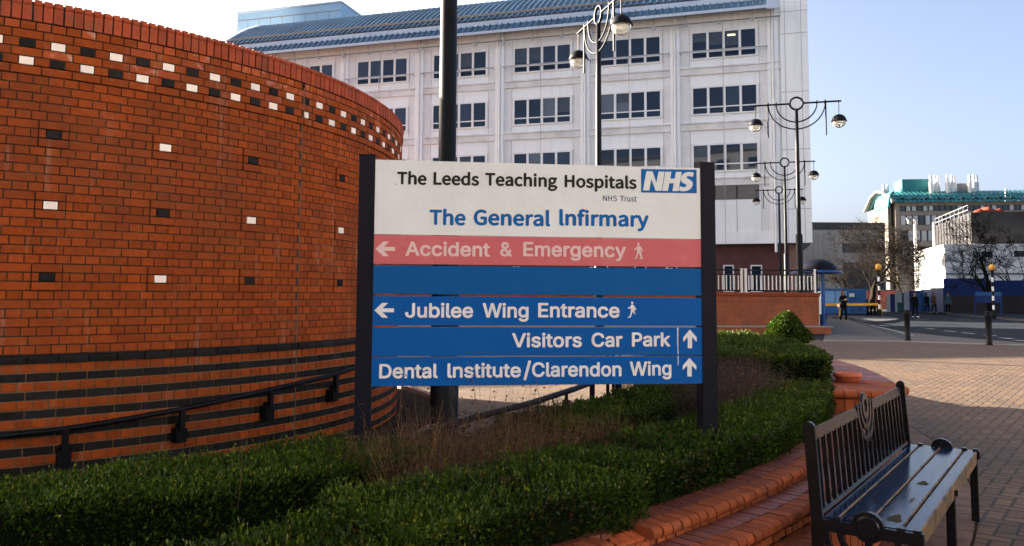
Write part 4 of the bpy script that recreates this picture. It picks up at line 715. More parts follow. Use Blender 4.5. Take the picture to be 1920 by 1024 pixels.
MAT['letter_black'] = plain_sign('letter_black', (0.022, 0.018, 0.015), (0.06, 0.05, 0.04), 0.5, 0.9, 9)
MAT['letter_blue'] = plain_sign('letter_blue', (0.006, 0.105, 0.34), (0.03, 0.13, 0.33), 0.55, 0.9, 9)
MAT['letter_slate'] = plain_sign('letter_slate', (0.05, 0.075, 0.17), (0.1, 0.12, 0.2), 0.5, 0.9, 9)
MAT['panel_edge'] = plain('panel_edge', (0.35, 0.31, 0.27), 0.5, var=0.1)
MAT['scratch'] = plain('scratch', (0.46, 0.52, 0.60), 0.6, var=0.3, scale=60)
PT = 0.028                                                    # panel thickness
for k, (xc, zt) in enumerate(((0.0, 2.183), (SW, 2.192))):
    b = MB(); w2 = 0.0445
    b.box((xc, 0.035, (zt - 0.25) / 2 - 0.15), (0.089, 0.105, zt - 0.25 + 0.3))
    b.box((xc, 0.035, zt - 0.25 + 0.003), (0.095, 0.111, 0.006))
    b.obj('post', 'navy_paint', sign, local=True)
xl, xr = 0.0445, SW - 0.0445
# top and bottom of every panel, read at its left and right end
rows = [('white_panel', 300, 316, 442.5, 445.5, 'sign_white'), ('red_panel', 443.5, 446.5, 496.5, 499, 'sign_red'),
        ('blue_panel', 500.5, 501.5, 552.5, 553.0, 'sign_blue_faded'), ('blue_panel', 557.0, 557.0, 611.2, 609.5, 'sign_blue'),
        ('blue_panel', 614.6, 613.0, 668.6, 664.2, 'sign_blue'), ('blue_panel', 671.0, 666.2, 724.5, 718.0, 'sign_blue')]
panels = []
for nm, tl, tr_, bl, br_, mt in rows:
    z1 = (sp2(697, tl)[1] + sp2(1312, tr_)[1]) / 2; z0 = (sp2(697, bl)[1] + sp2(1314, br_)[1]) / 2
    b = MB(); b.box(((xl + xr) / 2, 0, (z0 + z1) / 2), (xr - xl - 0.002, PT, z1 - z0), mi=0)
    p = b.obj(nm, [mt, 'panel_edge'], sign, local=True)
    for f in p.data.polygons:
        if abs(f.normal.z) > 0.5: f.material_index = 1
    panels.append((p, z0, z1))
FACE = -PT / 2
OFS = PT / 2
def W_(font, text, x0, x1, yb, yc, slant=0.0):
    """a word from its pixel box: left, right, baseline, capital height"""
    ym = (yb + yc) / 2
    a = sp2(x0, ym, OFS)[0]; b = sp2(x1, ym, OFS)[0]; xm = (x0 + x1) / 2
    return (font, text, a, b, sp2(xm, yb, OFS)[1], sp2(xm, yc, OFS)[1], slant)
def letters(words, panel, mat, name='lettering', dy=0.0):
    for q in words:                                           # every word is a piece of its own
        g_ = glyph_mesh([W_(*q)])
        g_.v = [(x, FACE - 0.0012 - dy + y * 0.8, z) for x, y, z in g_.v]
        g_.obj(name, mat, panel, local=True)
def flat_poly(pts, panel, mat, name, dy=0.0, d=0.0014):
    """an outline given in pixels, raised d in front of the panel face"""
    q = [sp2(x, y, OFS) for x, y in pts]
    if sum(q[i][0] * q[(i + 1) % len(q)][1] - q[(i + 1) % len(q)][0] * q[i][1] for i in range(len(q))) < 0: q = q[::-1]
    n = len(q); b = MB()
    P = [(x, FACE - d - dy, z) for x, z in q] + [(x, FACE + 0.001, z) for x, z in q]
    b.add(P, [tuple(range(n))] + [((i + 1) % n, i, n + i, n + (i + 1) % n) for i in range(n)], tint=0.5)
    return b.obj(name, mat, panel, local=True)
w0, w1, w2_, w3, w4, w5 = [p[0] for p in panels]
letters([('b', 'The', 744.8, 800.1, 346.3, 322.6), ('b', 'Leeds', 812.8, 898.6, 347.5, 323.6), ('b', 'Teaching', 909.6, 1045, 349.7, 325.8), ('b', 'Hospitals', 1058.6, 1193.6, 353.0, 329.5)], w0, 'letter_black')
letters([('c', 'NHS', 1130.5, 1156.6, 377.2, 366.9), ('c', 'Trust', 1162.9, 1193.6, 377.8, 367.5)], w0, 'letter_slate')
letters([('b', 'The', 805.3, 873.3, 422.3, 393.7), ('b', 'General', 888, 1031.6, 423.4, 394.5), ('b', 'Infirmary', 1048.7, 1216, 424.4, 395.6)], w0, 'letter_blue')
flat_poly([(1202, 317), (1306, 318.3), (1306.3, 362.5), (1202, 361)], w0, 'letter_blue', 'emblem_plate')
# the three slanted letters of the emblem
em = 0.0011
flat_poly([(1205.5, 357.2), (1211.8, 321.2), (1223.2, 321.4), (1230.6, 343.0), (1234.6, 321.8), (1246.0, 322.1), (1240.0, 358.0), (1229.0, 357.8), (1221.2, 335.6), (1217.0, 357.4)], w0, 'sign_white', 'emblem_letter', em)
flat_poly([(1241.2, 358.0), (1247.4, 322.1), (1258.6, 322.3), (1256.4, 335.0), (1265.0, 335.2), (1267.2, 322.5), (1278.0, 322.7), (1271.8, 358.6), (1260.6, 358.4), (1263.2, 343.9), (1254.6, 343.7), (1252.2, 358.2)], w0, 'sign_white', 'emblem_letter', em)
flat_poly([(1300.6, 324.2), (1298.8, 331.8), (1292.5, 330.2), (1287.6, 331.2), (1286.9, 333.6), (1289.8, 335.6), (1295.0, 338.2), (1298.4, 342.2), (1298.6, 347.6), (1295.6, 353.4), (1289.8, 357.4), (1282.4, 358.9), (1277.0, 358.6), (1272.6, 357.2), (1274.6, 349.4), (1280.0, 351.2), (1285.6, 350.6), (1287.6, 347.8), (1284.6, 345.2), (1279.4, 342.6), (1276.2, 338.4), (1276.6, 332.4), (1280.0, 326.8), (1286.0, 323.4), (1293.6, 322.6)], w0, 'sign_white', 'emblem_letter', em)
letters([('a', 'Accident', 760.3, 918.5, 480.6, 453.9), ('a', '&', 937.7, 960, 480.9, 454.2), ('a', 'Emergency', 981, 1173.4, 481.8, 455.0)], w1, 'letter_pink')
letters([('a', 'Jubilee', 759.7, 887, 595.8, 568.6), ('a', 'Wing', 905, 991, 595.8, 568.6), ('a', 'Entrance', 1009, 1161.5, 595.5, 568.4)], w3, 'letter_white')
letters([('a', 'Visitors', 960, 1091, 651.3, 624.6), ('a', 'Car', 1109, 1167, 650.6, 624.0), ('a', 'Park', 1184.7, 1256.5, 649.8, 623.4)], w4, 'letter_white')
letters([('a', 'Dental', 711, 821, 709.3, 682.2), ('a', 'Institute', 839, 976.6, 708.0, 681.0), ('a', '/', 981.4, 995.6, 708.6, 677.5), ('a', 'Clarendon', 997.4, 1165, 706.2, 679.2), ('a', 'Wing', 1180.7, 1258.6, 704.4, 677.8)], w5, 'letter_white')
def left_arrow(x0, x1, y0, y1, panel, mat):
    w_, h = x1 - x0, y1 - y0; c = (y0 + y1) / 2; t = h * 0.13
    flat_poly([(x0, c), (x0 + w_ * 0.40, y0), (x0 + w_ * 0.70, y0), (x0 + w_ * 0.42, c - t), (x1, c - t), (x1, c + t), (x0 + w_ * 0.42, c + t), (x0 + w_ * 0.70, y1), (x0 + w_ * 0.40, y1)], panel, mat, 'arrow')
left_arrow(704, 740.6, 453, 480.6, w1, 'letter_pink'); left_arrow(702, 738.8, 568, 595.8, w3, 'letter_white')
def up_arrow(x0, x1, y0, y1, panel, mat):
    w_, h = x1 - x0, y1 - y0; c = (x0 + x1) / 2; t = w_ * 0.16
    flat_poly([(c, y0), (x1, y0 + h * 0.42), (x1, y0 + h * 0.66), (c + t, y0 + h * 0.40), (c + t, y1), (c - t, y1), (c - t, y0 + h * 0.40), (x0, y0 + h * 0.66), (x0, y0 + h * 0.42)], panel, mat, 'arrow')
up_arrow(1281, 1306, 618, 653, w4, 'letter_white'); up_arrow(1280, 1305.5, 671, 706, w5, 'letter_white')
def walker(x0, x1, y0, y1, panel, mat, stride):
    def q(l): return [(x0 + (x1 - x0) * a, y0 + (y1 - y0) * b) for a, b in l]
    flat_poly(q([(0.42, 0.0), (0.58, 0.0), (0.66, 0.07), (0.60, 0.15), (0.50, 0.165), (0.42, 0.11)]), panel, mat, 'pictogram')
    if stride:
        pts = [(0.44, 0.19), (0.62, 0.18), (0.80, 0.30), (1.0, 0.46), (0.97, 0.53), (0.80, 0.43), (0.80, 0.58), (0.90, 0.80), (0.74, 0.72), (0.58, 0.60), (0.48, 0.78), (0.33, 0.96), (0.02, 1.0), (0.02, 0.96), (0.22, 0.90), (0.34, 0.68), (0.38, 0.46), (0.36, 0.38), (0.18, 0.44), (0.02, 0.38), (0.05, 0.33), (0.20, 0.36), (0.32, 0.26)]
    else:
        pts = [(0.44, 0.18), (0.64, 0.18), (0.82, 0.28), (0.97, 0.42), (0.99, 0.55), (0.92, 0.56), (0.86, 0.44), (0.78, 0.38), (0.80, 0.55), (0.90, 0.76), (0.99, 0.92), (0.95, 0.98), (0.70, 1.0), (0.68, 0.96), (0.80, 0.92), (0.68, 0.74), (0.58, 0.60), (0.46, 0.74), (0.40, 0.92), (0.10, 0.98), (0.08, 0.93), (0.27, 0.88), (0.36, 0.66), (0.40, 0.44), (0.36, 0.38), (0.20, 0.44), (0.01, 0.42), (0.01, 0.38), (0.20, 0.37), (0.32, 0.26)]
    flat_poly(q(pts), panel, mat, 'pictogram')
walker(1188, 1205, 455, 486.3, w1, 'letter_pink', False); walker(1176.8, 1193, 565.8, 596.3, w3, 'letter_white', True)
flat_poly([(1269.3, 614.8), (1272.2, 614.5), (1271.6, 640), (1272.4, 664.2), (1270.6, 664.2), (1269.6, 640)], w4, 'scratch', 'scrape', d=0.0006)
flat_poly([(1270.6, 667), (1272.4, 667), (1272.2, 684), (1270.9, 687)], w5, 'scratch', 'scrape', d=0.0006)

# ------------------------------------------------------------------ bench
BU = np.array([0.580, 0.8146]); BW = np.array([0.8146, -0.580])
bench = thing('park_bench', 'black slatted bench with barred back and ring emblem beside the planter', 'bench', (1.36, 3.575, 0), math.atan2(BU[1], BU[0]))
# local axes: x along the bench (away from the camera), -y towards its front, z up
BL, BD, SH = 2.175, 0.385, 0.44
def bench_seat_mat():
    m, t = newmat('bench_paint_and_sky', 0.16, 0.0, 0.2)
    co = t.coord(); s = t.sep(co)
    v = t.comb(t.math('MULTIPLY', s[0], 1.6), t.math('MULTIPLY', s[1], 7.0), s[2])
    peel = t.noise(v, 3.2, 6.0, 0.7)
    k = t.ramp(peel, 0.665, 0.70)
    c = t.mix(t.ramp(t.noise(co, 9.0, 4.0), 0.3, 0.7), (0.003, 0.009, 0.026), (0.005, 0.016, 0.045))  # black paint with the sky's blue reflection mixed into it
    wood = t.mix(t.noise(co, 40.0, 3.0), (0.10, 0.065, 0.035), (0.20, 0.13, 0.09))
    c = t.mix(k, c, wood); t.color(c)
    r = t.math('ADD', t.math('MULTIPLY', k, 0.6), t.math('MULTIPLY_ADD', t.noise(co, 14.0, 5.0), 0.20, 0.05)); t.link(r, t.b.inputs['Roughness'])
    grain = t.noise(t.comb(t.math('MULTIPLY', s[0], 3.0), t.math('MULTIPLY', s[1], 30.0), 0.0), 3.0, 5.0)
    h = t.math('ADD', t.math('MULTIPLY', grain, 0.5), t.math('MULTIPLY', peel, 0.5))
    t.bump(h, 0.10, 0.003); return m
MAT['bench_seat'] = bench_seat_mat()
MAT['bench_edge'] = plain('bench_edge', (0.13, 0.080, 0.042), 0.5, var=0.4, scale=12, dirt=(0.012, 0.012, 0.014), dscale=9, dlo=0.5, dhi=0.62)
MAT['bench_iron'] = plain('bench_iron', (0.006, 0.006, 0.008), 0.25, var=0.3, scale=8, spec=0.35, bump=0.1, bscale=50)
MAT['moss'] = plain('moss', (0.030, 0.024, 0.010), 0.95, var=0.5, scale=60, bump=0.8, bscale=150)
ys_ = [0.0, -0.060, -0.068, -0.183, -0.191, -0.312, -0.320, -0.385]
for k in range(4):
    y0, y1 = ys_[2 * k], ys_[2 * k + 1]
    b = MB(); w_ = y0 - y1; r = 0.006; z1, z0 = SH, SH - 0.032
    pr = [(y1, z0), (y0, z0), (y0, z1 - r), (y0 - r, z1), (y1 + r, z1), (y1, z1 - r)]
    b.profile(pr, ((0, 0, 0), (0, 1, 0), (0, 0, 1), (1, 0, 0)), 0.012, BL - 0.012)
    o = b.obj('seat_slat', ['bench_seat', 'bench_edge'], bench, local=True)
    for f in o.data.polygons:
        if abs(f.normal.y) > 0.55: f.material_index = 1
b = MB(); b.box((BL / 2, -0.372, SH - 0.055), (BL - 0.04, 0.026, 0.045)); b.obj('front_rail', 'bench_edge', bench, local=True)
lean = -0.06 / 0.40
def bk(x, z, dy=0.0): return (x, 0.018 + dy + 0.028 * (z - SH) / 0.4 if z > SH else 0.018 + dy, z)
for x in (0.0, BL):                                            # end frames
    s = -1 if x == 0 else 1
    b = MB(); b.beam(bk(x, SH - 0.02), bk(x, 0.825), 0.05, 0.022, up=(1, 0, 0))
    b.tube([bk(x - 0.012, 0.822), bk(x + 0.012, 0.822)], 0.025, 16); b.beam((x, 0.018, 0), (x, 0.018, SH - 0.02), 0.05, 0.022, up=(1, 0, 0))
    b.obj('back_post', 'bench_iron', bench, local=True)
    b = MB(); b.box((x, -0.19, SH - 0.028), (0.03, 0.42, 0.05))
    for yy in (-0.064, -0.187, -0.316, -0.378): b.box((x, yy, SH + 0.002), (0.034, 0.03, 0.016))
    b.obj('seat_bracket', 'bench_iron', bench, local=True)
    b = MB(); b.tube([(x - 0.016, -0.19, SH - 0.01), (x + 0.016, -0.19, SH - 0.01)], 0.064, 32, smooth=False)
    b.tube([(x + s * 0.016, -0.19, SH - 0.01), (x + s * 0.024, -0.19, SH - 0.01)], [0.048, 0.042], 32, smooth=False)
    b.obj('end_disc', 'bench_iron', bench, local=True)
    b = MB()
    for rr in (0.115, 0.175):                                  # hanging arcs under the end rail
        q = [(x, -0.19 + rr * math.cos(a), SH - 0.05 + rr * 0.95 * math.sin(a)) for a in np.linspace(math.pi, 2 * math.pi, 17)]
        for p0, p1 in zip(q, q[1:]): b.beam(p0, p1, 0.024, 0.022, up=(1, 0, 0))
    b.box((x, -0.19, SH - 0.14), (0.022, 0.03, 0.18))
    b.obj('end_scroll', 'bench_iron', bench, local=True)
for x in (0.0, BL / 2, BL):
    b = MB(); b.box((x, -0.365, (SH - 0.05) / 2), (0.042, 0.042, SH - 0.05)); b.obj('leg', 'bench_iron', bench, local=True)
    if x == BL / 2:
        b = MB(); b.box((x, -0.19, SH - 0.05), (0.03, 0.42, 0.03)); b.obj('seat_bracket', 'bench_iron', bench, local=True)
ZT = 0.785
for x0, x1 in ((0.0, 0.885), (1.29, BL)):
    b = MB(); b.beam(bk(x0, ZT), bk(x1, ZT), 0.010, 0.052, up=(0, 0.18, 1)); b.obj('top_rail', 'bench_iron', bench, local=True)
b = MB(); b.beam(bk(0, SH + 0.012), bk(BL, SH + 0.012), 0.03, 0.02, up=(0, 0.18, 1)); b.obj('bottom_rail', 'bench_iron', bench, local=True)
XC = 1.088
nb = 21
for i in range(1, nb):
    x = BL * i / nb
    dx = abs(x - XC); ztop = ZT - 0.02
    if dx < 0.19: ztop = 0.805 - 0.185 * math.sqrt(max(0, 1 - (dx / 0.195) ** 2))
    b = MB(); b.beam(bk(x, SH + 0.01), bk(x, ztop), 0.020, 0.016, up=(1, 0, 0)); b.obj('back_bar', 'bench_iron', bench, local=True)
b = MB()                                                       # emblem: ring and two U-shaped bands
def flat_ring(mb, cx, cz, r0, r1, a0, a1, n=28, th=0.014):
    P = []
    for i in range(n + 1):
        a = a0 + (a1 - a0) * i / n
        for r, dy in ((r0, -th / 2), (r1, -th / 2), (r1, th / 2), (r0, th / 2)):
            P.append(bk(cx + r * math.cos(a), cz + r * math.sin(a), dy))
    mb.add(P, [(i * 4 + j, (i + 1) * 4 + j, (i + 1) * 4 + (j + 1) % 4, i * 4 + (j + 1) % 4) for i in range(n) for j in range(4)])
    if abs(a1 - a0) < 6.2: mb.add(P[:4], [(0, 1, 2, 3)]); mb.add(P[-4:], [(3, 2, 1, 0)])
flat_ring(b, XC, 0.800, 0.036, 0.072, 0, 2 * math.pi)
flat_ring(b, XC, 0.805, 0.103, 0.133, math.pi, 2 * math.pi); flat_ring(b, XC, 0.805, 0.165, 0.198, math.pi, 2 * math.pi)
for x in (-0.181, -0.118, 0.118, 0.181): b.tube([bk(XC + x, 0.805, -0.008), bk(XC + x, 0.805, 0.008)], 0.019, 12)
b.beam(bk(XC, 0.73), bk(XC, 0.61), 0.012, 0.018, up=(1, 0, 0)); b.obj('emblem', 'bench_iron', bench, local=True)
def patch(x, y, sx, sy, seed, mat='moss'):
    r = np.random.default_rng(seed); b = MB(); n = 22
    P = [(x + sx * math.cos(a) * q_ * k_, y + sy * math.sin(a) * q_ * k_, SH + 0.0012) for a, q_, k_ in zip(np.linspace(0, 2 * math.pi, n, endpoint=False), r.uniform(.82, 1.05, n), 0.85 + 0.2 * np.sin(np.linspace(0, 2 * math.pi, n, endpoint=False) * 3 + seed))]
    b.add(P, [tuple(range(n))]); b.obj('worn_patch', mat, bench, local=True)
patch(0.98, -0.255, 0.060, 0.030, 1); patch(0.17, -0.262, 0.085, 0.036, 2); patch(0.055, -0.12, 0.035, 0.025, 3); patch(0.56, -0.268, 0.07, 0.010, 4, 'bench_edge')

# ------------------------------------------------------------------ lamp posts
def lamp_parts(root, base, pole_h=7.55):
    """tapered post, cross bar with a ring, two hanging arcs, two half-glazed globes; local, bar along x"""
    H = pole_h; g = 'black_paint'
    b = MB(); b.lathe([(0.0, 0), (0.155, 0), (0.155, 0.03), (0.131, 0.06), (0.131, 2.30), (0.118, 2.33), (0.085, 2.36), (0.074, H - 2.0), (0.062, H - 0.23), (0.0, H - 0.23)], n=20)
    b.obj('post', g, root, local=True)
    b = MB()
    for s in (-1, 1): b.tube([(s * 0.24, 0, H), (s * 1.66, 0, H)], 0.036, 10)
    b.obj('cross_bar', g, root, local=True)
    b = MB(); q = [(0.245 * math.cos(a), 0, H + 0.245 * math.sin(a)) for a in np.linspace(0, 2 * math.pi, 33)]
    b.tube(q, 0.040, 8, caps=False); b.obj('ring', g, root, local=True)
    for r, tb in ((0.76, 0.028), (1.06, 0.026)):
        b = MB(); q = [(r * math.cos(a), 0, H - 0.02 + r * 0.95 * math.sin(a)) for a in np.linspace(math.pi, 2 * math.pi, 33)]
        q = [(q[0][0], 0, H + 0.09)] + q + [(q[-1][0], 0, H + 0.09)]
        b.tube(q, tb, 8); b.obj('hanging_arc', g, root, local=True)
    for s in (-1, 1):
        b = MB(); b.tube([(s * 1.085, 0.0, H + 0.06), (s * 1.085, 0.0, H - 1.33)], 0.028, 8); b.obj('pendant_rod', g, root, local=True)
        gx = s * 1.56; gz = H - 0.80; rr = 0.275
        b = MB(); b.tube([(gx, 0, H), (gx, 0, gz + rr * 0.95)], 0.018, 8); b.obj('hanger', g, root, local=True)
        b = MB(); b.lathe([(0.0, rr * 1.0), (0.05, rr * 0.99)] + [(rr * math.cos(a), rr * math.sin(a)) for a in np.linspace(1.35, 0.05, 10)] + [(rr + 0.022, 0.012), (rr + 0.022, -0.018), (rr - 0.01, -0.02)], (gx, 0, gz), 28)
        sh = b.obj('lamp_hood', g, root, local=True)
        b = MB(); b.lathe([((rr - 0.012) * math.cos(a), (rr - 0.012) * math.sin(a)) for a in np.linspace(-0.06, -1.5708, 12)], (gx, 0, gz), 28)
        b.obj('globe', 'lamp_glass', sh, local=True)
        b = MB(); b.lathe([(0.0, -0.03), (0.20, -0.03), (0.22, -0.05), (0.12, -0.10), (0.0, -0.11)], (gx, 0, gz), 20); b.obj('reflector', 'lamp_glass_frost', sh, local=True)
FD = np.array([-0.958, 0.2867])                                 # along the white building, away from the camera
frz = math.atan2(-FD[1], -FD[0])
def lamp(label, x, y, z, rz, h=7.55):
    t = thing('street_lamp', label, 'lamp post', (x, y, z), rz, 'black lamp posts with hanging globes'); lamp_parts(t, None, h); return t
L1 = lamp('nearest of the three lamp posts in line at the right, its globe against the sky', *at(1500.5, 545, 31.3)[:2], TERR, frz)
def lamp_copy(label, x, y, z, rz):
    c = copy_tree(L1); c.location = (x, y, z); c.rotation_euler = (0, 0, rz); c['label'] = label; return c
lamp_copy('middle one of the three lamp posts in line at the right', *at(1475.5, 545, 45.3)[:2], TERR, frz)
lamp_copy('smallest, farthest of the three lamp posts in line at the right', *at(1464.0, 545, 57.2)[:2], TERR, frz)
lamp('lamp post behind the sign with two globes seen nearly end on', 2.33, 21.4, 0.0, math.atan2(-0.97, 0.27), 9.06)
lamp('thick dark post close behind the sign, cut off by the top of the photo', -0.61, 7.4, LOW, math.atan2(-0.97, 0.27), 8.6)

# ------------------------------------------------------------------ handrails of the sunken path
h1 = thing('path_handrail', 'dark sloping handrail on a post behind the sign', 'handrail', (0.2, 6.0, LOW))
b = MB(); rp = [(*pol(8.72, d), z) for d, z in ((-46, 0.45), (-42, 0.52), (-39.4, 0.565), (-35, 0.595), (-30.5, 0.635), (-26, 0.67), (-22, 0.70))]
b.tube(rp, 0.023, 10); b.obj('rail', 'navy_paint', h1)
for d, z in ((-41.5, 0.52), (-31.5, 0.62), (-23.5, 0.69)):
    b = MB(); p = pol(8.72, d); b.tube([(*p, LOW), (*p, z - 0.06)], 0.032, 12); b.tube([(*p, z - 0.06), (*p, z)], 0.014, 8); b.obj('post', 'navy_paint', h1)
p0, p1 = at(1109, 740, 8.9), at(1139, 740, 11.6)
def post_rail(name, label, pts, r, top, low=LOW):
    t = thing(name, label, 'handrail', (pts[0][0], pts[0][1], low))
    b = MB(); b.tube([(p[0], p[1], top) for p in pts], r * 0.9, 10); b.obj('rail', 'navy_paint', t)
    for p in pts: b = MB(); b.tube([(p[0], p[1], low), (p[0], p[1], top)], r, 10); b.obj('post', 'navy_paint', t)
post_rail('path_handrail', 'handrail with a thick post under the right half of the sign', [at(1109.5, 740, 8.6), at(1112, 740, 10.5)], 0.024, 0.72)
post_rail('path_handrail', 'handrail with three thin posts under the right half of the sign', [at(1139.5, 735, 10.6), at(1150, 735, 11.4), at(1162.5, 735, 12.4)], 0.023, 0.78)

# ------------------------------------------------------------------ retaining wall and railing of the terrace
rw = thing('retaining_wall', 'red brick retaining wall with soldier course below the railing', 'wall', (WB[0], WB[1], 0))
rzw = math.atan2(wd[1], wd[0]); Lw = np.linalg.norm(WB - WA)
rwl = thing('tmp', None, None)
bpy.data.objects.remove(rwl)
rw.location = (WA[0], WA[1], 0); rw.rotation_euler = (0, 0, rzw)
b = MB(); b.box((Lw / 2, 0.15, 0.545), (Lw, 0.30, 1.71)); b.obj('brick_face', 'wall_brick', rw, local=True)
b = MB(); b.box((Lw / 2, 0.145, 1.27), (Lw + 0.006, 0.30, 0.34)); b.obj('soldier_course', 'wall_soldier', rw, local=True)
b = MB(); b.profile([(-0.03, 1.40), (-0.05, 1.44), (-0.05, 1.50), (-0.02, 1.545), (0.3, 1.56), (0.3, 1.40)], ((0, 0, 0), (0, 1, 0), (0, 0, 1), (1, 0, 0)), -0.02, Lw + 0.03)
b.obj('coping', 'bullnose_red', rw, local=True)
b = MB(); b.box((Lw / 2, -0.22, 0.0), (Lw + 0.5, 0.44, 0.50)); b.obj('plinth', 'wall_brick', rw, local=True)
b = MB(); b.box((Lw / 2 + 0.02, -0.22, 0.272), (Lw + 0.6, 0.50, 0.045)); b.obj('plinth_ledge', 'kerb', rw, local=True)
def railing(label, a, bpt, mat_bar, group):
    a = np.asarray(a, float); bpt = np.asarray(bpt, float); L = np.linalg.norm(bpt - a)
    t = thing('terrace_railing', label, 'railing', (a[0], a[1], TERR), math.atan2(bpt[1] - a[1], bpt[0] - a[0]), group)
    m = MB(); m.box((L / 2, 0, 0.90), (L, 0.06, 0.06)); m.box((L / 2, 0, 0.72), (L, 0.04, 0.04)); m.box((L / 2, 0, 0.12), (L, 0.05, 0.05)); m.obj('rails', 'black_paint', t, local=True)
    m = MB(); n = int(L / 0.155)
    for i in range(1, n): m.box((L * i / n, 0, 0.42), (0.042, 0.014, 0.60))
    m.obj('bars', mat_bar, t, local=True)
    for x in (0.03, L - 0.03):
        m = MB(); m.box((x, 0, 0.46), (0.075, 0.075, 0.92)); m.box((x, 0.0, 0.93), (0.10, 0.10, 0.05)); m.box((x, -0.06, 0.03), (0.2, 0.2, 0.06)); m.obj('post', mat_bar, t, local=True)
    return t
off = wn2 * 0.14
n_r = 7
seg = [WA + off + (WB - WA) * (0.40 + 0.60 * i / n_r) for i in range(n_r + 1)]
lbl = ['railing panel seen through the slot of the sign beside the left post', 'railing panel seen through the slot below the red panel, left half', 'railing panel seen through the slot below the red panel, middle', 'railing panel seen through the slot below the red panel, right half',
       'railing panel hidden mostly by the right sign post', 'pale barred railing panel just right of the sign post', 'barred railing panel at the corner in front of the lamp posts']
for i in range(n_r): railing(lbl[i], seg[i] + wd * 0.05, seg[i + 1] - wd * 0.05, 'rail_sunlit' if i < 6 else 'rail_steel', 'railing panels along the terrace wall')  # pale bars for the sunlit panels, greyer ones for the shaded corner
cr = seg[-1]
railing('dark barred railing panel returning from the terrace corner beside the shelter', cr + back * 0.15, cr + back * 6.0, 'black_paint', None)

# ------------------------------------------------------------------ bollards
def bollard_mb():
    b = MB(); b.lathe([(0, 0), (0.105, 0), (0.105, 0.02), (0.086, 0.04), (0.082, 0.84), (0.094, 0.86), (0.094, 0.90), (0.084, 0.925), (0.095, 0.95), (0.09, 0.985), (0.05, 1.0), (0, 1.0)], n=20); return b
p = gp(1702, 640); bo = bollard_mb().obj('bollard', 'black_paint'); bo.location = p
tag(bo, 'black bollard on the kerb, left one of the two at the right', 'bollard', 'black kerb bollards')
p = gp(1855, 647); c = bo.copy(); COL.objects.link(c); c.location = p; c['label'] = 'black bollard on the kerb, right one beside the striped beacon'

# ------------------------------------------------------------------ belisha beacons
MAT['stripe_white'] = plain('stripe_white', (0.72, 0.72, 0.72), 0.4, var=0.08)
MAT['beacon_amber'] = plain('beacon_amber', (0.62, 0.30, 0.06), 0.4, var=0.05)
def beacon(label, px, py, Y):
    p = at(px, py, Y); p[2] = 0
    t = thing('belisha_beacon', label, 'crossing beacon', p, 0, 'striped crossing beacons')
    m = MB(); edges = np.linspace(0, 3.05, 11)
    m.lathe([(0.13, 0), (0.13, 0.55)], n=14, mi=0)
    for i in range(1, 11): m.lathe([(0.07, edges[i - 1] if i > 1 else 0.5), (0.07, edges[i])], n=12, mi=(i % 2))
    m.lathe([(0.07, 3.05), (0.10, 3.1), (0.10, 3.2), (0.0, 3.2)], n=12, mi=0)
    m.obj('pole', ['black_paint', 'stripe_white'], t, local=True)
    m = MB(); m.lathe([(0.215 * math.cos(a), 3.40 + 0.225 * math.sin(a)) for a in np.linspace(-1.5708, 1.5708, 14)], n=20); m.obj('globe', 'beacon_amber', t, local=True)
    return t
beacon('striped pole with amber globe beside the yellow barrier', 1649.5, 590, 53.5)
beacon('striped pole with amber globe in front of the bare tree at the far right', 1863.5, 590, 53.0)

# ------------------------------------------------------------------ yellow barrier, dark posts, shelter
MAT['yellow_paint'] = plain('yellow_paint', (0.50, 0.27, 0.03), 0.45, var=0.12)
MAT['blue_paint'] = plain('blue_paint', (0.012, 0.06, 0.22), 0.35, var=0.2)
MAT['container_blue'] = plain('container_blue', (0.035, 0.115, 0.26), 0.5, var=0.15, scale=0.6, dirt=(0.05, 0.09, 0.15), dscale=1.1)
MAT['container_pale'] = plain('container_pale', (0.20, 0.34, 0.50), 0.4, var=0.2, scale=0.6)
yb = thing('barrier', 'yellow height-limit style barrier rail across the side road', 'barrier', (*at(1648, 590, 54)[:2], 0))
q0, q1 = at(1540, 571.5, 56.0), at(1652, 570.5, 53.8)
m = MB(); m.beam((q0[0], q0[1], q0[2]), (q1[0], q1[1], q1[2]), 0.12, 0.17); m.obj('rail', 'yellow_paint', yb)
for px in (1577, 1650):
    f = (px - 1540) / 112.0; qq = q0 + (q1 - q0) * f
    m = MB(); m.box((qq[0], qq[1] + .02, (qq[2] - 0.02) / 2), (0.2, 0.16, qq[2] - 0.02)); m.obj('post', 'yellow_paint', yb)
yb['label'] = 'yellow barrier rail on two posts across the side road'
for i, px in enumerate((1627, 1633, 1640, 1646)):
    pp = at(px, 580, 62); m = MB(); m.lathe([(0, 0), (0.09, 0), (0.085, 1.15), (0.05, 1.22), (0, 1.22)], (pp[0], pp[1], 0), 12)
    tag(m.obj('bollard', 'black_paint'), 'thin dark post in the row behind the yellow barrier', 'post', 'dark posts behind the yellow barrier')
sp_ = at(1544, 600, 39.0)
sh = thing('shelter', 'blue shelter with a domed canopy on a blue post', 'shelter', (sp_[0], sp_[1], 0))
cx_, cy_ = sp_[0] - 0.10, sp_[1] + 0.5
m = MB(); m.tube([(sp_[0], sp_[1], 0), (sp_[0], sp_[1], 2.62)], 0.10, 14); m.obj('post', 'blue_paint', sh)
m = MB(); m.lathe([(0.0, 0.66)] + [(0.98 * math.sin(a), 0.02 + 0.64 * math.cos(a)) for a in np.linspace(0.15, 1.57, 12)] + [(0.94, -0.02), (0.0, -0.02)], (cx_, cy_, 2.62), 32); m.obj('canopy', 'navy_paint', sh)
m = MB(); m.lathe([(0.99, -0.08), (1.20, -0.06), (1.20, -0.02), (0.97, 0.06)], (cx_, cy_, 2.62), 32); m.obj('canopy_rim', 'blue_paint', sh)
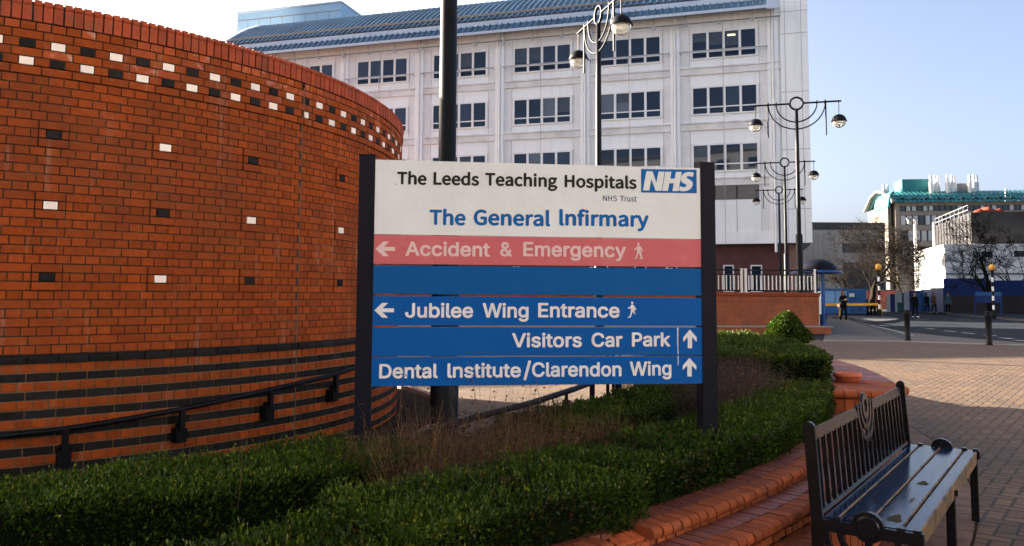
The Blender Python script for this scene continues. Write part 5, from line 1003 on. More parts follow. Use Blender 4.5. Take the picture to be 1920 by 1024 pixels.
nb_ = MB(); q = at(1532, 575, 33.5); nb_.box((q[0], q[1], 1.15), (0.16, 0.5, 0.95)); nb_.box((q[0], q[1], 0.34), (0.08, 0.3, 0.68))
tag(nb_.obj('notice_box', 'white_trim'), 'small white box at the right end of the brick retaining wall', 'box')
ct = thing('site_container', 'blue site container with pale doors behind the walking person', 'container', (*at(1585, 580, 66)[:2], 0))
c0, c1 = at(1538, 590, 64), at(1625, 590, 66)
du = (c1 - c0)[:2]; Lc = np.linalg.norm(du); du /= Lc; rzc = math.atan2(du[1], du[0]); cmid = (c0 + c1) / 2; nv = np.array([-du[1], du[0]])
m = MB(); m.box((cmid[0] + nv[0] * 1.2, cmid[1] + nv[1] * 1.2, 1.06), (Lc, 2.4, 2.0), rzc)
nrib = 30
for i in range(nrib): 
    if i / nrib > 0.62:
        e = c0[:2] + du * Lc * (i + 0.5) / nrib; m.box((e[0] - nv[0] * .02, e[1] - nv[1] * .02, 1.06), (Lc / nrib * 0.5, 0.04, 1.8), rzc)
m.obj('body', 'container_blue', ct)
for f0, f1 in ((0.03, 0.30), (0.32, 0.56)):
    m = MB(); e = c0[:2] + du * Lc * (f0 + f1) / 2; m.box((e[0] - nv[0] * .03, e[1] - nv[1] * .03, 1.36), (Lc * (f1 - f0), 0.05, 1.0), rzc); m.obj('door', 'container_pale', ct)
m = MB(); e = c0[:2] + du * Lc * 0.67; m.box((e[0] - nv[0] * .06, e[1] - nv[1] * .06, 1.55), (0.55, 0.03, 0.28), rzc); m.obj('notice', 'white_trim', ct)

MAT['opposite_brick'] = plain('opposite_brick', (0.30, 0.305, 0.31), 0.85, var=0.15, scale=0.4)
# ------------------------------------------------------------------ white hospital building
P0 = np.array([(1520 - 960) / 1500 * 62, 62.0])                 # right corner; t runs left along the front, o back from it
BN = np.array([0.2867, 0.958])
hb = thing('hospital_building', 'long white panelled hospital building with curved blue metal roof behind the sign', 'building', (P0[0], P0[1], TERR), math.atan2(-FD[1], -FD[0]))
def L(t, o, z): return (-t, o, z - TERR)                        # local: x to the right, y back
def hbox(mb, t0, t1, o0, o1, z0, z1, mi=0, tint=None): mb.box(L((t0 + t1) / 2, (o0 + o1) / 2, (z0 + z1) / 2), (abs(t1 - t0), abs(o1 - o0), abs(z1 - z0)), mi=mi, tint=tint)
TL, ZB, ZE = 54.0, 5.57, 25.0
m = MB(); hbox(m, 1.9, TL, 0.0, 22, ZB, ZE); m.obj('wall', 'white_clad', hb, local=True)
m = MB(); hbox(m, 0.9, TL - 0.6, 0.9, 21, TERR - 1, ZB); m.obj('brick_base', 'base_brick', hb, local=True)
m = MB()
hbox(m, -0.17, 1.9, -0.25, 14, ZB, 31.5); m.obj('end_tower', 'white_clad', hb, local=True)
m = MB()
for z in (8.2, 12.9, 17.5, 22.2, 24.0): hbox(m, -0.175, 1.9, -0.256, 0.2, z, z + 0.035)
for t in (0.32, 1.55): hbox(m, t, t + 0.03, -0.254, 0.2, ZB, 31)
m.obj('tower_joints', 'joint_grey', hb, local=True)
bays = [6.27 + 7.62 * i for i in range(7)]
cols = [2.5, 10.18, 17.72, 25.35, 33.0, 40.6, 48.2]
MAT['blind_grey'] = plain('blind_grey', (0.045, 0.062, 0.085), 0.3, var=0.15, scale=2)
MAT['panel_line'] = MAT['joint_grey']
rows_w = [(20.82, 22.92, True), (16.2, 18.32, False), (11.5, 13.58, False)]
for ib, tb in enumerate(bays):
    t0, t1 = tb - 2.57, tb + 2.57
    for iz, (z0, z1, rail) in enumerate(rows_w):
        fr = MB(); fw_ = 0.09; zt = z0 + 0.52
        hbox(fr, t0 - 0.12, t1 + 0.12, -0.10, 0.02, z1, z1 + 0.14); hbox(fr, t0 - 0.12, t1 + 0.12, -0.12, 0.02, z0 - 0.12, z0)
        ed_ = [t0, t0 + 1.30, tb, t1 - 1.30, t1]
        for e in ed_: hbox(fr, e - 0.10, e + 0.10, -0.098, 0.02, z0 - 0.001, z1 + 0.001)
        for a, b_ in zip(ed_, ed_[1:]): hbox(fr, a + 0.10, b_ - 0.10, -0.075, 0.02, zt - 0.05, zt + 0.05)
        wo = fr.obj('window', 'white_trim', hb, local=True)
        pn = MB()
        for a, b_ in zip(ed_, ed_[1:]):
            hbox(pn, a + 0.10, b_ - 0.10, -0.035, 0.02, zt + 0.05, z1, tint=rng.random()); hbox(pn, a + 0.10, b_ - 0.10, -0.034, 0.02, z0, zt - 0.05, tint=0.1)
        pn.obj('pane', 'glass_win', wo, local=True)
        for a, b_ in zip(ed_, ed_[1:]):                          # a drawn or half drawn blind behind some panes
            if rng.random() < 0.22:
                bl = MB(); hbox(bl, a + 0.12, b_ - 0.12, -0.038, -0.034, z1 - rng.uniform(0.25, 1.3), z1 - 0.02); bl.obj('blind', 'blind_grey', wo, local=True)
        if rng.random() < 0.16:                                 # a lit ceiling light seen through a pane
            k = rng.integers(1, 4); lp = MB(); hbox(lp, ed_[k] + 0.35, ed_[k] + 0.95, -0.040, -0.036, z1 - 0.42, z1 - 0.27)
            lp.obj('ceiling_light', 'lit_ceiling', wo, local=True)
    # louvred plant storey at the bottom
    lv = MB()
    for a in (t0, t0 + 1.72, t0 + 3.44):
        for k in range(14): lv.box(L(a + 0.84, -0.05, 9.2 + 0.082 * k), (1.56, 0.10, 0.05), mi=0)
    lv.obj('louvre', 'louvre_dark', hb, local=True)
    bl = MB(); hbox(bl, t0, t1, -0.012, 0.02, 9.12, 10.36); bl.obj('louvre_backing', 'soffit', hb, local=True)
    # ribbed strips either side of the windows
    for s_, (a, b_) in enumerate(((t0 - 1.02, t0 - 0.2), (t1 + 0.2, t1 + 1.02))):
        for z0, z1 in ((20.25, 23.6), (15.65, 19.35), (11.1, 14.8), (6.6, 10.3)):
            rb = MB(); n_ = int((z1 - z0) / 0.11)
            for k in range(n_): hbox(rb, a, b_, -0.035, 0.01, z0 + (z1 - z0) * k / n_, z0 + (z1 - z0) * k / n_ + 0.055)
            rb.obj('ribbed_panel', 'white_trim', hb, local=True)
    jl = MB()
    for t in (t0 - 0.16, t1 + 0.16): hbox(jl, t - 0.012, t + 0.012, -0.008, 0.01, ZB, ZE - 1.4)
    for k in (t0 + 1.72, t0 + 3.44): hbox(jl, k - 0.02, k + 0.02, -0.009, 0.01, 6.5, 9.1)
    jl.obj('panel_joints', 'joint_grey', hb, local=True)
    wr = MB(); wr.tube([L(tb + 0.05, -0.34, ZB), L(tb + 0.05, -0.34, 23.6)], 0.018, 5); wr.obj('cable', 'wire', hb, local=True)
MAT['ledge_stained'] = plain('ledge_stained', (0.62, 0.61, 0.60), 0.5, var=0.15, scale=0.6, dirt=(0.36, 0.33, 0.30), dscale=0.9, dlo=0.55, dhi=0.8)
for z in (20.03, 15.44, 10.87):
    for a, b_ in zip([1.9] + [c + 0.42 for c in cols[1:]], [c - 0.42 for c in cols[1:]] + [TL]):
        if a < b_:
            ld = MB(); hbox(ld, a, b_, -0.20, 0.01, z - 0.07, z + 0.05); hbox(ld, a, b_, -0.13, 0.01, z - 0.52, z - 0.08); hbox(ld, a, b_, -0.17, 0.01, z - 0.60, z - 0.525)
            ld.obj('floor_ledge', 'ledge_stained', hb, local=True)
m = MB(); hbox(m, 1.9, TL, -0.10, 0.01, ZB - 0.01, ZB + 0.95); m.obj('bottom_band', 'white_clad', hb, local=True)
for c in cols:
    pc = MB(); hbox(pc, c - 0.40, c - 0.12, -0.16, 0.01, ZB, ZE); hbox(pc, c + 0.14, c + 0.40, -0.16, 0.01, ZB, ZE); pc.obj('pilaster', 'white_clad', hb, local=True)
    dp = MB(); dp.tube([L(c, -0.16, ZB - 0.7), L(c, -0.16, ZE - 0.3)], 0.105, 10)
    for z in (9, 13.6, 18.3, 22.9): dp.tube([L(c, -0.16, z), L(c, -0.16, z + 0.12)], 0.14, 10)
    dp.obj('downpipe', 'pipe_white', hb, local=True)
# maintenance rails
for a, b_ in zip(cols[:-1], cols[1:]):
    r_ = MB(); r_.tube([L(a + 0.35, -0.62, 21.26), L(b_ - 0.35, -0.62, 21.26)], 0.055, 8)
    for t in (a + 0.5, (a + b_) / 2, b_ - 0.5): r_.tube([L(t, 0, 21.2), L(t, -0.62, 21.26)], 0.03, 6)
    r_.tube([L((a + b_) / 2, -0.6, 20.0), L((a + b_) / 2, -0.6, 21.26)], 0.03, 6)
    r_.obj('maintenance_rail', 'rail_steel', hb, local=True)
m = MB(); m.tube([L(1.95, -0.75, 23.55), L(TL, -0.75, 23.55)], 0.06, 8); m.obj('track_rail', 'louvre_dark', hb, local=True)
for k in range(19):
    t = 4.0 + 2.6 * k; m = MB(); m.tube([L(t, -0.72, 23.5), L(t, -0.72, 24.5)], 0.05, 6); m.box(L(t, -0.72, 23.45), (0.28, 0.22, 0.14)); m.obj('hanger', 'rail_steel', hb, local=True)
# eaves and roof
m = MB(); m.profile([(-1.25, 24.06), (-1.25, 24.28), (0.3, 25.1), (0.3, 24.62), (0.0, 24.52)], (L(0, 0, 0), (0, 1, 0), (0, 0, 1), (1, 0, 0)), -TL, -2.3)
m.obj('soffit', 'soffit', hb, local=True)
m = MB(); hbox(m, 2.3, TL, -1.38, -1.252, 24.10, 24.34); hbox(m, 1.9, 2.9, -1.40, -1.24, 24.0, 24.9); m.obj('gutter', 'roof_edge', hb, local=True)
def sheet_roof(name, prof, t0, t1, rib=0.55, rh=0.11):
    mb = MB(); n = int((t1 - t0) / rib)
    for i in range(n):
        a, b_ = t0 + (t1 - t0) * i / n, t0 + (t1 - t0) * (i + 1) / n; w4_ = (b_ - a)
        xs_ = [(a, 0), (a + w4_ * 0.70, 0), (a + w4_ * 0.78, rh), (a + w4_ * 0.92, rh), (b_, 0)]
        P = []
        for (o, z) in prof:
            for x, h in xs_: P.append(L(x, o - h * 0.3, z + h))
        k = len(xs_)
        mb.add(P, [(q * k + j, q * k + j + 1, (q + 1) * k + j + 1, (q + 1) * k + j) for q in range(len(prof) - 1) for j in range(k - 1)])
    return mb.obj(name, 'roof_blue', hb, local=True)
sheet_roof('canopy_roof', [(-1.3, 24.32), (-0.45, 25.12)], 2.9, TL)
m = MB(); hbox(m, 2.3, TL, -0.50, -0.30, 25.10, 25.42); hbox(m, 2.3, TL, -0.42, 0.0, 25.40, 25.56); m.obj('valley_gutter', 'roof_edge', hb, local=True)
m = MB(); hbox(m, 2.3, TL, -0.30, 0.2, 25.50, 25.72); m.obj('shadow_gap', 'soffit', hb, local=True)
vault = [(-0.35, 25.70), (0.05, 26.05), (1.0, 26.75), (2.2, 27.6), (3.8, 28.6), (5.8, 29.6), (8, 30.35), (10.5, 30.8), (13, 30.9), (17, 30.2), (22, 27.0)]
sheet_roof('vault_roof', vault, 2.3, TL)
m = MB(); m.tube([L(2.4, 0.25, 26.32), L(TL, 0.25, 26.32)], 0.06, 6); m.tube([L(2.4, 0.40, 26.50), L(TL, 0.40, 26.50)], 0.05, 6); m.obj('snow_rail', 'louvre_dark', hb, local=True)
m = MB()                                                        # white verge at the left end of the vault
for q in range(len(vault) - 1):
    (o0, z0), (o1, z1) = vault[q], vault[q + 1]
    m.beam(L(TL + 0.1, o0, z0), L(TL + 0.1, o1, z1), 0.5, 0.35, up=(0, 0, 1))
m.obj('verge', 'roof_edge', hb, local=True)
m = MB(); P = [L(TL, o, z) for o, z in vault] + [L(TL, 22, 24), L(TL, -0.3, 24)]; m.add(P, [tuple(range(len(P)))]); P = [L(2.3, o, z) for o, z in vault] + [L(2.3, 22, 24), L(2.3, -0.3, 24)]; m.add(P, [tuple(range(len(P)))[::-1]])
m.obj('gable', 'white_clad', hb, local=True)
# plant room on the roof
def offpx(x, y, o):                                             # t, z of a pixel on the plane set back by o
    d = ray(x, y); s = ((P0 + BN * o) @ BN - _C[:2] @ BN) / (d[:2] @ BN); p = _C + d * s
    return (p[:2] - P0) @ FD, p[2]
ta, za = offpx(445, 25, 15); tb_, zb_ = offpx(640, 6, 15)
zt_ = (za + zb_) / 2
m = MB(); hbox(m, tb_, ta, 15, 27, 27, zt_); m.obj('plant_room', 'penthouse', hb, local=True)
m = MB()
for k in range(1, 9):
    t = tb_ + (ta - tb_) * k / 9; hbox(m, t, t + 0.05, 14.985, 15.1, 29.5, zt_ - 0.9)
hbox(m, tb_, ta, 14.98, 15.1, zt_ - 0.95, zt_ - 0.85); m.obj('plant_room_joints', 'joint_grey', hb, local=True)
m = MB(); hbox(m, tb_ - 0.1, ta + 0.1, 14.85, 27.1, zt_, zt_ + 0.18); m.obj('plant_room_capping', 'roof_edge', hb, local=True)
# windows in the brick base
for px0, px1 in ((1356, 1376), (1407, 1429), (1250, 1270), (1190, 1212), (1120, 1140)):
    t0, z1 = offpx(px0, 497, 0.9); t1, _ = offpx(px1, 497, 0.9)
    fr = MB(); hbox(fr, t1, t0, 0.84, 0.91, 1.75, z1); wo = fr.obj('window', 'white_trim', hb, local=True)
    pn = MB(); hbox(pn, t1 + 0.10, t0 - 0.10, 0.81, 0.85, 1.85, z1 - 0.10, tint=0.1); pn.obj('pane', 'glass_win', wo, local=True)
m = MB(); hbox(m, 0.95, 1.5, 0.86, 0.93, 1.5, 5.5); m.obj('pale_panel', 'kerb_pink', hb, local=True)

# unseen block added behind the round building to shade the forecourt's road end
hid = thing('shade_block', 'unseen brick block added behind the round brick building to shade the forecourt', 'building', (-30, 52, 0))
ev = np.array([0.975, 0.222]); ev /= np.linalg.norm(ev); en = np.array([-ev[1], ev[0]])
HP = np.array([8.06, 17.9]) + 40 * np.array([-0.867, 0.498])
q0 = HP + ev * ((-9.5 - HP[0]) / ev[0]); q1 = HP - ev * 22
m = MB(); m.prism([tuple(q1), tuple(q0), tuple(q0 + en * 16), tuple(q1 + en * 16)], -0.4, 12.35); m.obj('wall', 'old_brick', hid)
m = MB(); m.prism([tuple(q1 - ev * .2 - en * .2), tuple(q0 + ev * .2 - en * .2), tuple(q0 + ev * .2 + en * 16.2), tuple(q1 - ev * .2 + en * 16.2)], 12.35, 12.5); m.obj('roof', 'soffit', hid)
for fl in range(3):
    for k in range(9):
        c = q1 + (q0 - q1) * (k + 0.5) / 9 - en * 0.02
        f = MB(); f.box((*c, 2.2 + 3.6 * fl), (1.5, 0.10, 1.7), math.atan2(ev[1], ev[0])); wo = f.obj('window', 'white_trim', hid)
        f = MB(); c2 = c - en * 0.04; f.box((*c2, 2.2 + 3.6 * fl), (1.34, 0.08, 1.54), math.atan2(ev[1], ev[0]), tint=0.2); f.obj('pane', 'glass_win', wo)

# the building across the street, behind the photographer: its sunlit front fills the shade with warm light and shows in the windows
def street_block(label, x0, x1, y0, y1, h, mat, face):
    op = thing('street_building', label, 'building', ((x0 + x1) / 2, (y0 + y1) / 2, 0))
    m = MB(); m.box(((x0 + x1) / 2, (y0 + y1) / 2, h / 2), (x1 - x0, y1 - y0, h)); m.obj('wall', mat, op)
    m = MB(); m.box(((x0 + x1) / 2, (y0 + y1) / 2, h + 0.3), (x1 - x0 + 1, y1 - y0 + 1, 0.6)); m.obj('roof', 'soffit', op)
    ln_ = (x1 - x0) if face == 'front' else (y1 - y0); n_ = int(ln_ / 6)
    for fl in range(int(h / 4.1)):
        for k in range(n_):
            u = (k + 0.5) * ln_ / n_; z = 2.9 + 4.1 * fl
            if face == 'front': c, sz, d_ = (x0 + u, y1 + 0.03, z), (2.6, 0.16, 2.2), (0, 0.05, 0)
            elif face == 'left': c, sz, d_ = (x0 - 0.03, y0 + u, z), (0.16, 2.6, 2.2), (-0.05, 0, 0)
            else: c, sz, d_ = (x1 + 0.03, y0 + u, z), (0.16, 2.6, 2.2), (0.05, 0, 0)
            f = MB(); f.box(c, sz); wo = f.obj('window', 'white_trim', op)
            f = MB(); f.box(np.array(c) + d_, [q * 0.92 for q in sz], tint=0.2); f.obj('pane', 'glass_win', wo)
street_block('sunlit stone building across the street behind the photographer', -42, 52, -40, -28, 30, 'opposite_brick', 'front')
street_block('unseen stone building added at the right to screen the sky', 42, 54, -27, 8, 24, 'opposite_brick', 'left')  # unseen block, added to cut skylight from the right
street_block('unseen brick building added left of the round brick wall to screen the sky', -40, -24, -27, 6, 16, 'old_brick', 'right')  # unseen block, added to cut skylight from the left

# ------------------------------------------------------------------ buildings down the road
def oriented(name, label, cat, org, rz): return thing(name, label, cat, (org[0], org[1], 0), rz)
RZ = math.atan2(-FD[1], -FD[0])                                  # streets run square to the white building
MAT['concrete'] = plain('concrete', (0.17, 0.175, 0.18), 0.85, var=0.12, scale=0.3, dirt=(0.11, 0.11, 0.11), dscale=0.4)
MAT['concrete_dark'] = plain('concrete_dark', (0.035, 0.037, 0.042), 0.85, var=0.2, scale=0.3)
MAT['sandstone'] = plain('sandstone', (0.27, 0.235, 0.19), 0.85, var=0.12, scale=0.25, dirt=(0.18, 0.155, 0.13), dscale=0.5)
MAT['sandstone_dark'] = plain('sandstone_dark', (0.12, 0.105, 0.085), 0.85, var=0.15, scale=0.3)
MAT['teal_roof'] = plain('teal_roof', (0.025, 0.16, 0.17), 0.55, metal=0.1, var=0.15, scale=0.5, tint=0.2)
MAT['stack_steel'] = plain('stack_steel', (0.62, 0.60, 0.58), 0.35, metal=0.2, var=0.08)
MAT['dark_clad'] = plain('dark_clad', (0.020, 0.019, 0.020), 0.6, var=0.2, scale=0.5)
MAT['grid_clad'] = plain('grid_clad', (0.21, 0.20, 0.18), 0.6, var=0.15, scale=0.5)
MAT['render_white'] = plain('render_white', (0.72, 0.70, 0.66), 0.8, var=0.06, scale=0.4, dirt=(0.55, 0.53, 0.50), dscale=0.3)
MAT['hoarding_blue'] = plain('hoarding_blue', (0.003, 0.020, 0.10), 0.6, var=0.15, scale=0.4)
MAT['hoarding_sky'] = plain('hoarding_sky', (0.012, 0.075, 0.20), 0.5, var=0.25, scale=0.5)
MAT['hoarding_white'] = plain('hoarding_white', (0.32, 0.36, 0.38), 0.5, var=0.1, scale=0.5)
MAT['hoarding_green'] = plain('hoarding_green', (0.010, 0.06, 0.055), 0.5, var=0.2, scale=0.5)
MAT['tarp_red'] = plain('tarp_red', (0.20, 0.04, 0.022), 0.8, var=0.25, scale=0.8)

def band_windows(mb_f, mb_p, X0, X1, y, z0, z1, n, lit=None):
    for i in range(n):
        a, b_ = X0 + (X1 - X0) * i / n, X0 + (X1 - X0) * (i + 1) / n
        mb_p.box(((a + b_) / 2, y, (z0 + z1) / 2), (b_ - a - 0.25, 0.12, z1 - z0 - 0.12), tint=rng.random() * 1.05)
        mb_f.box((b_, y - 0.05, (z0 + z1) / 2), (0.24, 0.16, z1 - z0))
def facing(px_left, px_right, Y):
    a, b_ = at(px_left, 540, Y), at(px_right, 540, Y); return a, b_[0] - a[0]
# concrete block beyond the junction
a, wdt = facing(1478, 1662, 112)
cb = thing('concrete_block', 'low grey concrete building behind the big bare tree', 'building', (a[0], 112, 0))
zr = at(1570, 417, 112)[2]; zl = at(1560, 431, 112)[2]
m = MB(); m.box((wdt / 2, 6, zl / 2 + .5), (wdt, 12, zl - 1)); m.obj('wall', 'concrete', cb, local=True)
m = MB(); m.box((wdt / 2, 7, zr - 0.55), (wdt + 0.6, 13, 1.2)); m.obj('roof', 'concrete_dark', cb, local=True)
for x0, x1, z0, z1 in ((0.56, 0.98, 1.0, 6.2), (0.56, 0.98, 7.6, 8.9), (0.10, 0.44, 1.0, 2.4), (0.06, 0.42, 3.6, 5.0)):
    f = MB(); f.box((wdt * (x0 + x1) / 2, -0.02, (z0 + z1) / 2), (wdt * (x1 - x0), 0.12, z1 - z0)); wo = f.obj('window', 'concrete_dark', cb, local=True)
    if x0 < 0.2:
        p_ = MB()
        for k in range(6): p_.box((wdt * (x0 + (x1 - x0) * (k + .5) / 6), -0.08, (z0 + z1) / 2), (wdt * (x1 - x0) / 6 - .25, 0.08, z1 - z0 - .3), tint=rng.random())
        p_.obj('pane', 'glass_win', wo, local=True)
for k in range(9):
    f = MB(); f.box((wdt * 0.5 * k / 9 + 0.4, -0.06, zl * 0.5), (0.10, 0.14, zl - 1.2)); f.obj('concrete_fin', 'concrete', cb, local=True)
# laboratory building with a teal vaulted roof and steel stacks
Yl = 150
lx = at(1683, 540, Yl)[0]; rx = at(1960, 540, Yl)[0]; Wl = rx - lx
lab = thing('laboratory_building', 'sandstone coloured building with teal vaulted roof and tall steel stacks', 'building', (lx, Yl, 0), R(-9))
def zy(y, x=1780, Y=Yl): return at(x, y, Y)[2]
ze = zy(380); 
m = MB(); m.box((Wl / 2, 9, ze / 2), (Wl, 18, ze)); m.obj('wall', 'sandstone', lab, local=True)
zrg = zy(358); rp_ = [(-1.2, ze - 0.2), (0.3, ze + 1.3), (2.4, zrg - 0.9), (5.5, zrg + .3), (9, zrg + .8), (13, zrg + 0.2), (18, ze)]
m = MB(); nseg = 70
for i in range(nseg):
    a_, b_ = -0.6 + (Wl + 0.6) * i / nseg, -0.6 + (Wl + 0.6) * (i + 1) / nseg; h = 0.12 if i % 2 else 0
    P = [(x, o, z + h) for o, z in rp_ for x in (a_, b_)]
    m.add(P, [(q * 2, q * 2 + 1, q * 2 + 3, q * 2 + 2) for q in range(len(rp_) - 1)])
m.obj('roof', 'teal_roof', lab, local=True)
m = MB()
for q in range(len(rp_) - 1):
    m.beam((-0.7, rp_[q][0], rp_[q][1] + .1), (-0.7, rp_[q + 1][0], rp_[q + 1][1] + .1), 0.5, 0.4)
m.obj('verge', 'concrete', lab, local=True)
for k, (ya, yb_, nn) in enumerate(((387, 397, 26), (405, 423, 24), (433, 453, 22), (463, 481, 20))):
    f, p_ = MB(), MB(); band_windows(f, p_, 0.8, Wl - 1, -0.03, zy(yb_), zy(ya), nn)
    f.box((Wl / 2, -0.01, zy((ya + yb_) / 2)), (Wl - 1.6, 0.06, zy(ya) - zy(yb_)))
    wo = f.obj('window_band', 'concrete_dark', lab, local=True); p_.obj('pane', 'glass_lab', wo, local=True)
m = MB(); m.tube([(0, -0.6, zy(376.5)), (Wl, -0.6, zy(376.5))], 0.16, 6)
for k in range(13): m.box((Wl * (k + .5) / 13, -0.4, zy(376.5)), (0.7, 0.7, 0.7))
m.obj('roof_rail', 'dark_clad', lab, local=True)
# stair tower with a curved shell at the left end
m = MB(); ts = at(1671, 540, Yl)[0] - lx
m.box((ts / 2 - 0.3, 5, ze / 2), (abs(ts) - 0.6, 9, ze - 1.0)); m.obj('stair_tower', 'sandstone_dark', lab, local=True)
m = MB(); qv = [(-0.2, zrg - .3), (ts * 0.35, zrg - .3), (ts * 0.7, zrg - 0.9), (ts * 0.95, zrg - 2.0), (ts * 1.05, zrg - 3.2)]
for p, q in zip(qv, qv[1:]): m.beam((p[0], 4, p[1]), (q[0], 4, q[1]), 9, 0.4, up=(0, 0, 1))
m.obj('tower_shell', 'teal_roof', lab, local=True)
m = MB(); m.box((at(1742, 540, Yl)[0] - lx, 9, zy(351) + 1), (at(1767, 540, Yl)[0] - at(1716, 540, Yl)[0], 5, 2.6)); m.obj('plant_room', 'teal_roof', lab, local=True)
for px in (1772, 1802, 1842):
    x = at(px, 540, Yl)[0] - lx
    for k, (dx, top) in enumerate(((-0.75, 324), (0.25, 323), (0.85, 323.5))):
        s_ = MB(); s_.tube([(x + dx, 5 + 0.5 * k, zrg - 1), (x + dx, 5 + 0.5 * k, zy(337))], 0.42, 10); s_.tube([(x + dx, 5 + 0.5 * k, zy(337)), (x + dx, 5 + 0.5 * k, zy(top))], 0.26, 10); s_.obj('stack', 'stack_steel', lab, local=True)
for px, top in ((1686, 337), (1690.5, 345), (1694.5, 337), (1911, 348)):
    x = at(px, 540, Yl)[0] - lx; s_ = MB(); s_.tube([(x, 8, zrg - 2), (x, 8, zy(top))], 0.26, 8); s_.obj('stack', 'stack_steel', lab, local=True)
m = MB(); x0, x1 = at(1808, 540, Yl)[0] - lx, at(1836, 540, Yl)[0] - lx
m.box(((x0 + x1) / 2, 7, zy(343)), (x1 - x0, 1.2, 1.0)); m.box(((x0 + x1) / 2, 7, zy(351)), (x1 - x0, 2.2, 1.2)); m.obj('duct', 'concrete', lab, local=True)

# white rendered block with a dark clad upper storey
Yw = 82
c0 = at(1773.5, 540, Yw)
wb = thing('clad_building', 'white rendered building with dark clad upper storey behind the blue hoarding', 'building', (c0[0], c0[1], 0), RZ)
ztop = at(1774, 464, Yw)[2]
def flen(px):                                                   # distance along the front from the corner to a pixel column
    d = ray(px, 540); u = np.array([math.cos(RZ), math.sin(RZ)]); A = np.array([[d[0], -u[0]], [d[1], -u[1]]]); k = np.linalg.solve(A, c0[:2]); return k[1]
def slen(px):
    d = ray(px, 540); u = np.array([-math.sin(RZ), math.cos(RZ)]); A = np.array([[d[0], -u[0]], [d[1], -u[1]]]); k = np.linalg.solve(A, c0[:2]); return k[1]
LF = flen(1990); LS = min(slen(1724), 45)
m = MB(); m.box((LF / 2, LS / 2, ztop / 2), (LF, LS, ztop)); m.obj('wall', 'render_white', wb, local=True)
m = MB(); m.box((LF / 2, LS / 2 + .0, ztop + 0.15), (LF + 0.3, LS + 0.3, 0.3)); m.obj('parapet', 'render_white', wb, local=True)
xf = flen(1840); zc0, zc1 = at(1825, 446, Yw - 3)[2], at(1825, 400, Yw - 3)[2]
sd0 = 6.0
m = MB(); m.box(((xf + LF) / 2, 11.5, (zc0 + zc1) / 2 + .2), (LF - xf, 17, zc1 - zc0 + .8)); m.obj('upper_storey', ['dark_clad', 'grid_clad'], wb, local=True)
o = wb.children[-1]
for f in o.data.polygons:
    if f.normal.x < -0.5: f.material_index = 1
m = MB()
for k in range(12): m.box((xf - 0.04, 3.3 + 1.5 * k, (zc0 + zc1) / 2 + .2), (0.08, 0.10, zc1 - zc0 + .6))
for k in range(4): m.box((xf - 0.05, 11.5, zc0 + (zc1 - zc0) * k / 3.2), (0.07, 17, 0.08))
m.obj('cladding_grid', 'dark_clad', wb, local=True)
m = MB()
for z in (zc1 + 1.0, zc1 + 1.5): m.tube([(xf, 4, z), (xf, 20, z)], 0.04, 6)
for k in range(9): m.tube([(xf, 4 + 2.0 * k, zc1 + .5), (xf, 4 + 2.0 * k, zc1 + 1.5)], 0.04, 6)
m.obj('roof_guardrail', 'concrete', wb, local=True)
for px, z0, z1 in ((1853, 474, 482), (1915, 474, 482)):
    x = flen(px); f = MB(); f.box((x, -0.03, at(px, 478, Yw)[2]), (1.0, 0.1, 0.6)); f.obj('window', 'concrete_dark', wb, local=True)
for px in (1806, 1848):
    x = flen(px); f = MB(); f.box((x, -0.03, ztop / 2), (0.12, 0.1, ztop - .6)); f.obj('downpipe', 'concrete', wb, local=True)
f = MB(); f.box((LF / 2, -0.04, at(1850, 514, Yw)[2]), (LF, 0.1, 0.16)); f.obj('string_course', 'concrete', wb, local=True)
tp_ = thing('roof_tarpaulin', 'red tarpaulin heaped on the dark roof at the right edge', 'tarpaulin', (*at(1850, 390, Yw + 10)[:2], 0))
m = MB(); pts = [at(px, 395, Yw + 6) for px in np.linspace(1826, 1882, 12)]
zb0 = zc1 + 0.6
rr_ = [0.4, 0.6, 0.8, 0.6, 0.9, 1.0, 0.8, 0.7, 0.7, 0.8, 0.7, 0.5]
m.tube([(p[0], p[1] + .3 * math.sin(i * 2), zb0 + .5 * r) for i, (p, r) in enumerate(zip(pts, rr_))], [r * 0.62 for r in rr_], 9); m.obj('sheet', 'tarp_red', tp_)

# hoarding along the road
hz = [at(1663, 584, 76.6), at(1735, 584, 75), at(1771, 584, 72), at(1850, 590, 70.3), at(2010, 590, 66)]
ho = thing('hoarding', 'blue site hoarding with pale and blue printed panels along the road', 'hoarding', (*hz[1][:2], 0))
def hpanel(p, q, z0, z1, mat, name, th=0.12):
    m = MB(); m.beam((p[0], p[1], (z0 + z1) / 2), (q[0], q[1], (z0 + z1) / 2), th, z1 - z0); return m.obj(name, mat, ho)
def lerp(f): 
    x = 1663 + f; 
    for (xa, a), (xb, b_) in zip(((1663, hz[0]), (1735, hz[1]), (1771, hz[2]), (1850, hz[3]), (2010, hz[4])), ((1735, hz[1]), (1771, hz[2]), (1850, hz[3]), (2010, hz[4]))):
        if xa <= x <= xb: return a + (b_ - a) * (x - xa) / (xb - xa)
for i, (x0, x1, mt) in enumerate(((0, 7, 'hoarding_white'), (7, 16, 'hoarding_blue'), (16, 20, 'hoarding_white'), (20, 33, 'hoarding_green'), (33, 43, 'hoarding_white'), (43, 52, 'hoarding_blue'), (52, 66, 'hoarding_sky'), (66, 84, 'hoarding_sky'), (84, 108, 'hoarding_blue'))):
    p, q = lerp(x0), lerp(x1); zt = at(1663 + (x0 + x1) / 2, 553 - (x0 + x1) / 2 * 0.14, (p[1] + q[1]) / 2)[2]
    hpanel(p, q, 0, zt, mt, 'panel')
